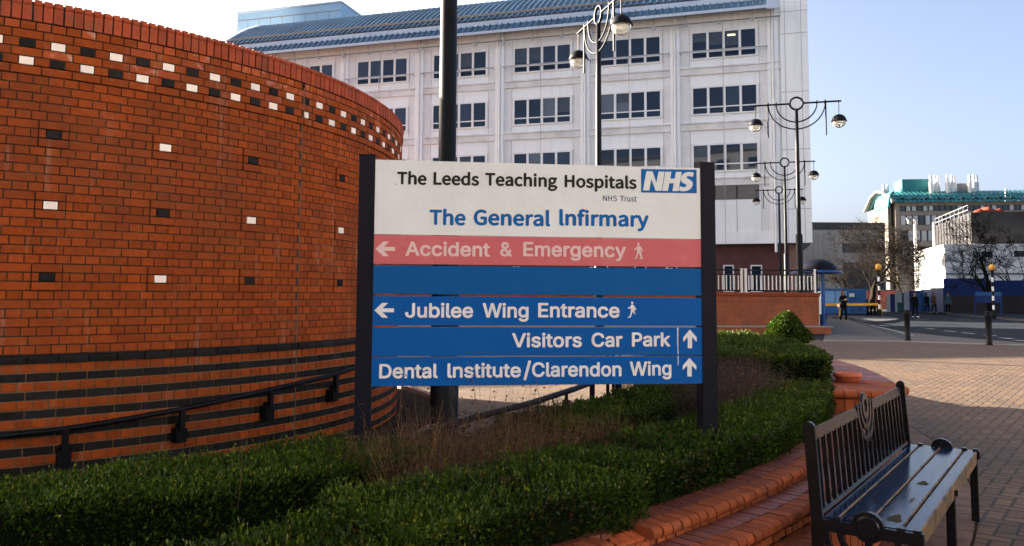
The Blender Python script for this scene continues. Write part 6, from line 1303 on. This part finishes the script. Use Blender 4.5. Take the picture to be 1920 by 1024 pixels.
for x0, x1, z0, z1 in ((18, 28, 0.9, 1.9),):
    p, q = lerp(x0) + [0, -.12, 0], lerp(x1) + [0, -.12, 0]; hpanel(p, q, z0, z1, 'hoarding_white', 'notice', 0.05)
for x0, x1 in ((108, 187), (187, 330)):
    p, q = lerp(x0), lerp(x1); hpanel(p, q, 0, 3.1 if x0 < 180 else 2.9, 'hoarding_blue', 'panel', 0.14)
    hpanel(p + [0, -.2, 0], q + [0, -.2, 0], 0.0, 1.55, 'dark_clad', 'plinth', 0.1)
bs = thing('road_sign', 'wide blue information sign with a pale top strip on two posts', 'sign', (*at(1853, 580, 60)[:2], 0))
p, q = at(1829, 560, 60.5), at(1878, 560, 59.5)
def bsz(y): return at(1853, y, 60)[2]
m = MB(); m.beam((p[0], p[1], (bsz(554.5) + bsz(568)) / 2), (q[0], q[1], (bsz(554.5) + bsz(568)) / 2), 0.08, bsz(554.5) - bsz(568)); m.obj('panel', 'hoarding_blue', bs)
m = MB(); m.beam((p[0], p[1], bsz(551)), (q[0], q[1], bsz(551)), 0.08, bsz(547.5) - bsz(554.3)); m.obj('header_strip', 'hoarding_sky', bs)
for pp in (p, q): m = MB(); m.box((pp[0], pp[1] + .08, bsz(551) / 2), (0.1, 0.1, bsz(551))); m.obj('post', 'hoarding_blue', bs)
lw = thing('boundary_wall', 'low dark brick boundary wall under the big bare tree', 'wall', (*at(1645, 590, 92)[:2], 0))
m = MB(); p, q = at(1530, 590, 96), at(1690, 590, 92); zt = at(1640, 545, 94)[2]
m.beam((p[0], p[1], zt / 2), (q[0], q[1], zt / 2), 0.4, zt); m.obj('brick', 'old_brick', lw)
m = MB(); m.beam((p[0], p[1], zt + .06), (q[0], q[1], zt + .06), 0.55, 0.14); m.obj('coping', 'concrete_dark', lw)
cm = thing('camera_mast', 'tall thin pale mast with a small camera head before the teal roofed building', 'mast', (*at(1719, 540, 88)[:2], 0))
pm = at(1719, 540, 88); ztm = at(1719, 412, 88)[2]
m = MB(); m.tube([(pm[0], pm[1], 0), (pm[0], pm[1], ztm)], [0.20, 0.14], 10); m.obj('pole', 'stack_steel', cm)
m = MB(); m.tube([(pm[0] - .9, pm[1], ztm + .1), (pm[0] + .25, pm[1], ztm + .1)], 0.10, 8); m.box((pm[0] - .55, pm[1], ztm - .2), (.4, .4, .4)); m.obj('camera_head', 'concrete', cm)
cm2 = thing('steel_pole', 'short pale pole rising beside the grey clad corner', 'pole', (*at(1752.5, 470, 86)[:2], 0))
p = at(1752.5, 470, 95); m = MB(); m.tube([(p[0], p[1], 0), (p[0], p[1], at(1752, 418, 95)[2])], 0.16, 8); m.obj('pole', 'stack_steel', cm2)

# ------------------------------------------------------------------ bare trees
def bare_tree(name, label, base, height, spread, seed, mat, trunk=0.25, depth=6, fork=0.22, grp=None):
    r = np.random.default_rng(seed); rd = random.Random(seed)
    t = thing(name, label, 'tree', base, 0, grp)
    tm, cm_ = MB(), []
    segs = []
    def grow(p, d, L_, rad, lev):
        n = 4 if lev < 2 else 3
        pts = [p]; dd = d.copy()
        for i in range(n):
            dd = dd + r.normal(size=3) * (0.10 + 0.05 * lev); dd[2] += 0.04 if lev < 4 else 0.0
            dd /= np.linalg.norm(dd); pts.append(pts[-1] + dd * L_ / n)
        rads = [rad * (1 - 0.45 * i / n) for i in range(n + 1)]
        if lev == 0: tm.tube(pts, rads, 9)
        else: segs.append((pts, rads, lev))
        if lev >= depth: return
        k = 3 if lev < 3 else (3 if r.random() < 0.6 else 2)
        for j in range(k + (1 if lev == 0 else 0)):
            f = 1.0 if j == 0 else r.uniform(0.45, 1.0); idx = min(n, max(1, int(round(f * n)))); q = pts[idx]
            e = r.normal(size=3); e -= dd * (e @ dd); e /= np.linalg.norm(e)
            ang = r.uniform(0.35, 0.85) * (1.0 if j else 0.55)
            nd = dd * math.cos(ang) + e * math.sin(ang) * spread; nd[2] += 0.10; nd /= np.linalg.norm(nd)
            grow(q, nd, L_ * r.uniform(0.62, 0.86), rads[idx] * r.uniform(0.55, 0.72), lev + 1)
    grow(np.array(base, float), np.array([0.02, 0, 1.0]), height * fork, trunk, 0)
    tm.obj('trunk', mat, t)
    V, Q, T = [], [], []; o = 0
    for pts, rads, lev in segs:
        k = 5 if lev < 3 else 3; tt = rd.random()
        U = None; mn = 0.014 if lev >= depth - 1 else 0.02
        for i, p in enumerate(pts):
            d = pts[min(i + 1, len(pts) - 1)] - pts[max(i - 1, 0)]
            u, v, d = cyl_basis(d)
            for a in range(k): V.append(p + max(rads[i], mn) * (u * math.cos(6.283 * a / k) + v * math.sin(6.283 * a / k)))
        for i in range(len(pts) - 1):
            for a in range(k): Q.append((o + i * k + a, o + i * k + (a + 1) % k, o + (i + 1) * k + (a + 1) % k, o + (i + 1) * k + a)); T.append(tt)
        o += k * len(pts)
    fastmesh('branches', np.array(V), np.array(Q), T, mat, t)
    return t
def gb(px, Y, dz=0.0): p = at(px, 560, Y); return (p[0], p[1], dz)
bare_tree('bare_tree', 'big bare brown tree left of the tall teal roofed building', gb(1630, 86), 18.6, 1.25, 3, 'bark', 0.40, 8, 0.18)
bare_tree('bare_tree', 'dense bare tree between the big bare tree and the mast', gb(1688, 95), 16.0, 1.1, 14, 'bark', 0.36, 7, 0.2)
bare_tree('bare_tree', 'bare tree whose dark trunk forks behind the right striped beacon', gb(1858, 64), 11.5, 1.3, 9, 'bark_dark', 0.30, 6, 0.24)
bare_tree('bare_tree', 'bare tree at the right edge beyond the blue sign', gb(1905, 70), 10.2, 1.25, 22, 'bark_dark', 0.22, 6, 0.24)
bare_tree('bare_tree', 'bare tree low behind the blue container', gb(1590, 100), 9.0, 1.3, 31, 'bark', 0.24, 6, 0.2)

# ------------------------------------------------------------------ box hedges and dead stalks
def vnoise(P, f, seed):
    """cheap smooth noise from a few sines"""
    r = np.random.default_rng(seed); o = np.zeros(len(P))
    for i in range(6):
        k = r.normal(size=3) * f * (0.6 + 0.5 * i); o += np.sin(P @ k + r.uniform(0, 6.28)) / (1 + 0.4 * i)
    return o / 3
def leaves(P, Nn, size, up=0.0, spread=0.9, tint=None, wratio=0.5):
    """diamond leaves at points P leaning along Nn"""
    n = len(P)
    d = Nn + rng.normal(size=(n, 3)) * spread; d[:, 2] += up
    d /= np.linalg.norm(d, axis=1)[:, None]
    a = rng.normal(size=(n, 3)); sdv = np.cross(d, a); sdv /= np.linalg.norm(sdv, axis=1)[:, None]
    nr = np.cross(sdv, d)
    L = size * rng.uniform(0.65, 1.3, n)[:, None]; W = L * wratio * rng.uniform(.8, 1.2, n)[:, None]
    V = np.stack([P, P + d * L * 0.5 + sdv * W * 0.5 + nr * L * .06, P + d * L, P + d * L * 0.5 - sdv * W * 0.5 + nr * L * .06], 1)
    return V.reshape(-1, 3)
def quads(n): return np.arange(n * 4).reshape(n, 4)

def arc_hedge(name, label, r0, r1, a0, a1, zb, zt, dens, size, seed, parent_group=None, bump=0.035, inner=True, zt1=None):
    """clipped hedge following the planter's curve between two radii and two angles"""
    zt1 = zt if zt1 is None else zt1
    t = thing(name, label, 'hedge', (*pol((r0 + r1) / 2, (a0 + a1) / 2), zb), group=parent_group)
    a0r, a1r = R(a0), R(a1)
    def top(a): return zt + (zt1 - zt) * (a - a0r) / (a1r - a0r)
    rm = (r0 + r1) / 2; L = rm * (a1r - a0r); Wd = r1 - r0; H = max(zt, zt1) - zb
    c = MB(); ins = 0.045
    na = max(8, int(L / 0.15))
    P = []; k = 6
    rows = [(r0 + ins, 0), (r0 + ins, 1), (rm, 1), (r1 - ins, 1), (r1 - ins, 0)]
    for i in range(na + 1):
        a = a0r + ins / rm + (a1r - a0r - 2 * ins / rm) * i / na
        for r, q in rows:
            p = np.array([CX + r * math.cos(a), CY + r * math.sin(a), zb + q * (top(a) - zb - ins)])
            j = 0.02 * math.sin(p[0] * 9 + seed) + 0.02 * math.sin(p[1] * 11 + p[2] * 7)
            P.append(p + np.array([math.cos(a) * j * (1 if r > rm else -1), math.sin(a) * j * (1 if r > rm else -1), j * q]))
    kk = len(rows)
    c.add(P, [(i * kk + j, i * kk + j + 1, (i + 1) * kk + j + 1, (i + 1) * kk + j) for i in range(na) for j in range(kk - 1)], smooth=True)
    c.add(P[:kk], [tuple(range(kk))]); c.add(P[-kk:], [tuple(range(kk))[::-1]])
    c.obj('branches', 'leaf_core', t)  # solid dark core, coloured as the shade between the leaves
    Ps, Ns, Ts = [], [], []
    def put(n, fa, fr, fz, nrm):
        a = fa(n); r = fr(n); z = fz(n, a)
        p = np.stack([CX + r * np.cos(a), CY + r * np.sin(a), z], 1)
        ca, sa = np.cos(a), np.sin(a)
        nn = np.stack([nrm[0] * ca - nrm[1] * sa, nrm[0] * sa + nrm[1] * ca, np.full(n, nrm[2])], 1)
        b = vnoise(p, 9.0, seed) * bump + vnoise(p, 26.0, seed + 1) * bump * 0.5
        dpt = -np.abs(rng.normal(size=n)) * 0.035
        p = p + nn * (b + dpt)[:, None]
        Ps.append(p); Ns.append(nn)
        Ts.append(np.clip(0.45 + vnoise(p, 5.0, seed + 2) * 0.35 + rng.normal(size=n) * 0.22 + (0.08 if nrm[2] > 0 else -0.04), 0, 1))
    ua = lambda n: rng.uniform(a0r, a1r, n)
    topz = lambda n, a: zt + (zt1 - zt) * (a - a0r) / (a1r - a0r)
    put(int(L * Wd * dens * 1.15), ua, lambda n: rng.uniform(r0, r1, n), topz, (0, 0, 1))
    side = lambda n, a: zb + (topz(n, a) - zb) * rng.uniform(0, 1, n) ** 0.8
    put(int(L * H * dens), ua, lambda n: np.full(n, r1), side, (1, 0, 0))
    if inner: put(int(L * H * dens), ua, lambda n: np.full(n, r0), side, (-1, 0, 0))
    for e, sg in ((a0r, -1), (a1r, 1)):
        put(int(Wd * H * dens), lambda n: np.full(n, e), lambda n: rng.uniform(r0, r1, n), side, (0, sg, 0))
    Pt, Nt, Tt = np.concatenate(Ps), np.concatenate(Ns), np.concatenate(Ts)
    V = leaves(Pt, Nt * 0.9, size, up=0.55, spread=0.55)
    # upright young shoots along the top
    ns = int(L * Wd * dens * 0.05)
    a = ua(ns); r = rng.uniform(r0, r1, ns); z = topz(ns, a)
    base = np.stack([CX + r * np.cos(a), CY + r * np.sin(a), z], 1); base[:, 2] += vnoise(base, 9.0, seed) * bump
    keep = vnoise(base, 3.0, seed + 5) > -0.15; base = base[keep]; ns = len(base)
    lean = rng.normal(size=(ns, 3)) * 0.35; lean[:, 2] = 1
    h = rng.uniform(0.02, 0.055, ns)
    SP, SN = [], []
    for q in range(4):
        SP.append(base + lean * (h * (q + 0.5) / 4)[:, None]); SN.append(lean * 0.9)
    V2 = leaves(np.concatenate(SP), np.concatenate(SN), size * 0.85, up=0.5, spread=0.45, wratio=0.42)
    T2 = np.clip(0.72 + rng.normal(size=ns * 4) * 0.2, 0, 1)
    VV = np.concatenate([V, V2]); TT = np.concatenate([Tt, T2])
    fastmesh('leaves', VV, quads(len(VV) // 4), TT, 'leaf', t)
    return t
arc_hedge('box_hedge', 'long clipped box hedge along the inside of the curved brick planter wall', 10.10, 10.65, -66, -51.5, 0.26, 0.545, 12500, 0.020, 11)
arc_hedge('box_hedge', 'wide clipped box hedge in front of the dead grass below the sign', 9.95, 10.66, -51.4, -44.5, 0.28, 0.60, 11500, 0.0205, 13, zt1=0.61)
arc_hedge('box_hedge', 'clipped box hedge behind the bench and the right sign post', 9.95, 10.58, -44.4, -20.5, 0.28, 0.61, 9000, 0.023, 21)
arc_hedge('box_hedge', 'clipped box hedge between the sign and the curved brick wall with the handrail', 8.92, 9.57, -60.8, -46.2, 0.0, 0.60, 11000, 0.020, 31)
arc_hedge('box_hedge', 'short piece of box hedge closing the bed at the lower left', 8.92, 10.05, -66, -61.0, 0.0, 0.59, 11000, 0.020, 41)
arc_hedge('box_hedge', 'clipped box hedge seen below the sign beside the path handrail', 9.05, 9.62, -40.5, -21.5, 0.0, 0.62, 7500, 0.023, 51)
arc_hedge('box_hedge', 'taller sunlit box hedge at the far end of the bed', 9.0, 10.56, -19.6, 6, 0.45, 0.84, 5200, 0.028, 61)

# clipped dome on the far hedge
dome = thing('topiary_dome', 'bright sunlit clipped box dome above the far hedge', 'topiary bush', (3.88, 11.35, 0.78))
dc = MB(); dc.lathe([(0.31, 0.76), (0.25, 0.88), (0.16, 1.0), (0.07, 1.09), (0.0, 1.11)], (3.88, 11.35, 0), 20); dc.obj('branches', 'leaf_core', dome)  # dark core again, its colour giving the shade inside the dome
n = 7000; u = rng.uniform(0, 6.283, n); q = rng.uniform(0, 1, n) ** 0.7
rad = 0.36 * np.clip(1 - q, 0, 1) ** 0.62; z = 0.78 + 0.40 * q
P = np.stack([3.88 + rad * np.cos(u), 11.35 + rad * np.sin(u), z], 1)
N_ = np.stack([np.cos(u) * (1 - q), np.sin(u) * (1 - q), q + 0.1], 1); N_ /= np.linalg.norm(N_, axis=1)[:, None]
P += N_ * (vnoise(P, 14, 3) * 0.03 - np.abs(rng.normal(size=n)) * 0.02)[:, None]
fastmesh('leaves', leaves(P, N_, 0.034, up=0.4, spread=0.6), quads(n), np.clip(0.6 + rng.normal(size=n) * 0.25, 0, 1), 'leaf', dome)

def stalks(name, label, cat, mat, r0, r1, a0, a1, zb, count, hmin, hmax, seed, lean=0.35, heads=0.25, thick=0.0011):
    """a clump of thin dead stems: three-sided, bent, some carrying a seed head"""
    r = np.random.default_rng(seed)
    V, Q, T = [], [], []
    o = 0
    for i in range(count):
        a = R(r.uniform(a0, a1)); rr = r.uniform(r0, r1)
        clump = 0.55 + 0.45 * math.sin(a * 60 + seed) * math.sin(rr * 9)
        h = r.uniform(hmin, hmax) * (0.75 + 0.35 * clump)
        p = np.array([CX + rr * math.cos(a), CY + rr * math.sin(a), zb])
        d = np.array([r.normal() * lean, r.normal() * lean, 1.0]); d /= np.linalg.norm(d)
        bend = np.array([r.normal(), r.normal(), -0.3]) * 0.09
        th = thick * r.uniform(0.6, 1.5); tt = r.random()
        segs = 4; pts = [p + d * h * s / segs + bend * h * (s / segs) ** 2 for s in range(segs + 1)]
        for s, q in enumerate(pts):
            w_ = th * (1 - 0.55 * s / segs)
            for k in range(3): V.append(q + np.array([math.cos(k * 2.09 + i) * w_, math.sin(k * 2.09 + i) * w_, 0]))
        for s in range(segs):
            for k in range(3):
                Q.append((o + s * 3 + k, o + s * 3 + (k + 1) % 3, o + s * 3 + 3 + (k + 1) % 3, o + s * 3 + 3 + k)); T.append(tt)
        o += 3 * (segs + 1)
        if r.random() < heads:                       # dry seed heads and side twigs near the tip
            for _ in range(r.integers(2, 6)):
                s = r.uniform(0.45, 1.0); q = p + d * h * s + bend * h * s * s
                e = r.normal(size=3); e[2] = abs(e[2]) * 0.8; e /= np.linalg.norm(e); L = r.uniform(0.012, 0.045)
                f = np.cross(e, d); f /= np.linalg.norm(f)
                V += [q, q + e * L * .6 + f * 0.0012, q + e * L, q + e * L * .6 - f * 0.0012]; Q.append((o, o + 1, o + 2, o + 3)); T.append(tt * 0.8); o += 4
                for w2 in range(3):
                    g2 = r.normal(size=3) * 0.0042; g3 = r.normal(size=3) * 0.0042; c2 = q + e * L
                    V += [c2 - g2, c2 + g3, c2 + g2, c2 - g3]; Q.append((o, o + 1, o + 2, o + 3)); T.append(tt * 0.5); o += 4
    ob = fastmesh(name, np.array(V), np.array(Q), T, mat)
    return tag(ob, label, cat)
stalks('dead_grass', 'clump of brown dead grass and seed heads below the sign', 'dead grass', 'grass_dead', 9.15, 9.90, -48.4, -38.5, 0.27, 8000, 0.22, 0.52, 5)
stalks('tall_weeds', 'a few tall dry weed stems with seed heads rising in front of the sign', 'weeds', 'grass_dead', 9.2, 9.85, -48.5, -41.0, 0.27, 60, 0.55, 0.82, 6, lean=0.10, heads=1.0, thick=0.0014)
stalks('dead_brush', 'dark dead brush between the hedges right of the sign', 'dead brush', 'brush_dark', 9.62, 9.97, -31, -19.8, 0.27, 4600, 0.32, 0.68, 8, lean=0.4, heads=0.7)
tw = stalks('loose_stem', 'single pale dry stem leaning on the hedge by the brick wall', 'stem', 'grass_dead', 9.5, 9.6, -52.6, -52.2, 0.5, 1, 0.5, 0.52, 12, lean=0.1, heads=0)

# ------------------------------------------------------------------ people
MAT['skin'] = plain('skin', (0.22, 0.12, 0.085), 0.6, var=0.08)
MAT['cloth_black'] = plain('cloth_black', (0.005, 0.005, 0.007), 0.9, spec=0.05, var=0.3, scale=8)
MAT['cloth_navy'] = plain('cloth_navy', (0.007, 0.009, 0.018), 0.9, spec=0.05, var=0.3, scale=8)
MAT['cloth_rust'] = plain('cloth_rust', (0.10, 0.045, 0.022), 0.85, var=0.3, scale=8)
MAT['cloth_teal'] = plain('cloth_teal', (0.03, 0.07, 0.08), 0.85, var=0.3, scale=8)
MAT['shoe'] = plain('shoe', (0.22, 0.17, 0.16), 0.7, var=0.3)
MAT['hair'] = plain('hair', (0.006, 0.005, 0.004), 0.8, spec=0.05, var=0.3)
def person(label, loc, rz, H, top, legs, shoes, stride=0.16, hood=False, phone=False, bag=False, hairmat='hair', arms='down'):
    """one skinned body; front is -y"""
    s = H / 1.72
    t = thing('person', label, 'person', loc, rz)
    V = []; E = []; RD = []
    def v(p, r): V.append([c * s for c in p]); RD.append(r * s if np.isscalar(r) else tuple(q * s for q in r)); return len(V) - 1
    def chain(i, pts):
        for p, r in pts: j = v(p, r); E.append((i, j)); i = j
        return i
    pel = v((0, 0, 0.93), (0.165, 0.125))
    chest = chain(pel, [((0, 0.01, 1.08), (0.155, 0.115)), ((0, 0.0, 1.25), (0.175, 0.125)), ((0, 0.015, 1.39), (0.145, 0.10))])
    neck = chain(chest, [((0, 0.0, 1.475), 0.058)])
    chain(neck, [((0, -0.015, 1.56), 0.080), ((0, -0.02, 1.63), 0.092), ((0, -0.01, 1.69), 0.06)])
    for sd_ in (-1, 1):
        sh_ = chain(chest, [((sd_ * 0.175, 0.015, 1.38), 0.072)])
        if arms == 'phone':
            h = chain(sh_, [((sd_ * 0.235, 0.02, 1.12), 0.058), ((sd_ * 0.10, -0.20, 1.17), 0.042), ((sd_ * 0.055, -0.25, 1.20), 0.032)])
            base = np.array([sd_ * 0.055, -0.25, 1.20]); fd = np.array([-sd_ * 0.5, -0.4, 0.3])
        elif arms == 'pocket':
            h = chain(sh_, [((sd_ * 0.27, 0.07, 1.12), 0.058), ((sd_ * 0.215, -0.05, 0.93), 0.046), ((sd_ * 0.19, -0.08, 0.89), 0.036)])
            base = np.array([sd_ * 0.19, -0.08, 0.89]); fd = np.array([-sd_ * 0.2, -0.5, -1.0])
        else:
            sw = sd_ * stride * 0.9
            h = chain(sh_, [((sd_ * 0.225, 0.03 + sw * 0.2, 1.12), 0.054), ((sd_ * 0.225, sw * 0.8, 0.89), 0.040), ((sd_ * 0.22, sw * 1.0 - 0.01, 0.83), 0.032)])
            base = np.array([sd_ * 0.22, sw - 0.01, 0.83]); fd = np.array([0, -0.25, -1.0])
        fd = fd / np.linalg.norm(fd)
        across = np.array([0, 1.0, 0]) if arms != 'phone' else np.array([0, 0, 1.0])
        palm = chain(h, [(tuple(base + fd * 0.045), 0.030)])
        for k, (o_, l_) in enumerate(((-0.027, 0.070), (-0.009, 0.080), (0.009, 0.075), (0.027, 0.058))):
            chain(palm, [(tuple(base + fd * (0.06 + l_ * 0.5) + across * o_), 0.0095), (tuple(base + fd * (0.06 + l_) + across * o_ * 1.1 + np.array([-sd_ * 0.012, 0, 0])), 0.008)])
        chain(h, [(tuple(base + fd * 0.04 + across * -0.042), 0.011), (tuple(base + fd * 0.075 + across * -0.055), 0.009)])
        st = -sd_ * stride
        hip = chain(pel, [((sd_ * 0.095, 0, 0.86), 0.105)])
        kn = chain(hip, [((sd_ * 0.095, st * 0.55 - 0.03, 0.49), 0.066)])
        an = chain(kn, [((sd_ * 0.09, st * 1.0 + (0.05 if st > 0 else 0.0), 0.11), 0.046)])
        ft = chain(an, [((sd_ * 0.095, st + (0.05 if st > 0 else 0.0) - 0.02, 0.045), 0.044), ((sd_ * 0.11, st + (0.05 if st > 0 else 0) - 0.17, 0.034), 0.034)])
    me = bpy.data.meshes.new('body'); me.from_pydata(V, E, [])
    o = bpy.data.objects.new('body', me); COL.objects.link(o)
    sk = o.modifiers.new('skin', 'SKIN'); sk.use_smooth_shade = True
    for i, q in enumerate(me.skin_vertices[0].data):
        q.radius = (RD[i], RD[i]) if np.isscalar(RD[i]) else RD[i]; q.use_root = (i == 0)
    o.modifiers.new('sub', 'SUBSURF').levels = 2; o.modifiers['sub'].render_levels = 2
    dg = bpy.context.evaluated_depsgraph_get(); m2 = bpy.data.meshes.new_from_object(o.evaluated_get(dg))
    bpy.data.objects.remove(o); bpy.data.meshes.remove(me); m2.name = 'body'
    for q in (top, legs, shoes, 'skin'): m2.materials.append(MAT[q])
    for f in m2.polygons:
        x, y, z = [c / s for c in f.center]; f.use_smooth = True
        hand = (abs(x) > 0.17 and z < 0.85 and z > 0.6) if arms == 'down' else ((y < -0.235 and z > 1.1) if arms == 'phone' else False)
        f.material_index = 3 if (z > 1.455 or hand) else (2 if z < 0.085 else (1 if z < 0.86 else 0))
    bo_ = bpy.data.objects.new('body', m2); COL.objects.link(bo_); bo_.parent = t
    m = MB()                                                       # face: nose, eyes, mouth, ears
    hz_ = 1.615
    m.profile([(-0.012, 0.0), (0.012, 0.0), (0.008, 0.045), (-0.008, 0.045)], (np.array([0, -0.122, hz_ - 0.03]) * s, (s, 0, 0), (0, 0.25 * s, s), (0, 1 * s, 0)), -0.012, 0.02)
    m.obj('nose', 'skin', t, local=True)
    for sd_ in (-1, 1):
        m = MB(); m.box(np.array([sd_ * 0.033, -0.108, hz_ + 0.012]) * s, np.array([0.026, 0.012, 0.010]) * s); m.obj('eye', 'hair', t, local=True)
        m = MB(); m.tube([np.array([sd_ * 0.088, -0.005, hz_ - 0.03]) * s, np.array([sd_ * 0.092, 0.0, hz_ + 0.03]) * s], [0.010 * s, 0.014 * s], 8); m.obj('ear', 'skin', t, local=True)
    m = MB(); m.box(np.array([0, -0.098, hz_ - 0.055]) * s, np.array([0.045, 0.014, 0.010]) * s); m.obj('mouth', 'tarp_red', t, local=True)
    m = MB()
    if hood:
        m.lathe([(0.0, 0.150), (0.07, 0.135), (0.115, 0.07), (0.125, 0.0), (0.12, -0.08), (0.15, -0.17), (0.18, -0.22)], (0, 0.035 * s, 1.60 * s), 24, a0=-0.75, a1=math.pi + 0.75)
        m.v = [((x), y, 1.60 * s + (z - 1.60 * s) * s) for x, y, z in m.v]; m.obj('hood', top, t, local=True)
    else:
        m.lathe([(0.0, 0.115), (0.06, 0.10), (0.097, 0.05), (0.103, 0.0), (0.095, -0.05), (0.075, -0.085)], (0, 0.01 * s, 1.63 * s), 20, a0=-0.35, a1=math.pi + 0.35); m.obj('hair', hairmat, t, local=True)
    m = MB()                                                       # coat skirt over the hips
    m.lathe([(0.175, 1.12), (0.185, 1.0), (0.195, 0.86), (0.20, 0.76)], (0, 0, 0), 24)
    m.v = [(x * s, y * 0.80 * s, z * s) for x, y, z in m.v]; m.obj('coat', top, t, local=True)
    if phone: m = MB(); m.box(np.array([0, -0.30, 1.25]) * s, np.array([0.075, 0.012, 0.15]) * s, 0.0); m.obj('phone', 'black_paint', t, local=True)
    if bag: m = MB(); m.box(np.array([-0.25, 0.03, 0.90]) * s, np.array([0.08, 0.18, 0.16]) * s); m.obj('bag', 'cloth_rust', t, local=True)
    return t
def pl_(px, py): p = gp(px, py); return (p[0], p[1], 0.012)
person('person in a black hooded coat walking towards the camera with a phone', pl_(1582, 604), 0.25, 1.74, 'cloth_black', 'cloth_black', 'shoe', 0.10, hood=True, phone=True, bag=True, arms='phone')
person('person in a dark jacket with hands in pockets crossing the road', pl_(1716, 595.5), 0.2, 1.72, 'cloth_black', 'cloth_black', 'stripe_white', 0.10, arms='pocket')
person('person in black walking by the hoarding, second from the mast', (*at(1738.5, 580, 67)[:2], 0.1), 0.3, 1.64, 'cloth_black', 'cloth_navy', 'shoe', 0.12)
person('person in a rust brown jacket walking by the blue hoarding', (*at(1751.5, 580, 68)[:2], 0.1), 0.3, 1.70, 'cloth_rust', 'cloth_black', 'shoe', 0.12)
person('person in a dark teal top at the shaded start of the blue hoarding', (*at(1778, 580, 66)[:2], 0.1), -0.5, 1.72, 'cloth_teal', 'cloth_black', 'shoe', 0.12)
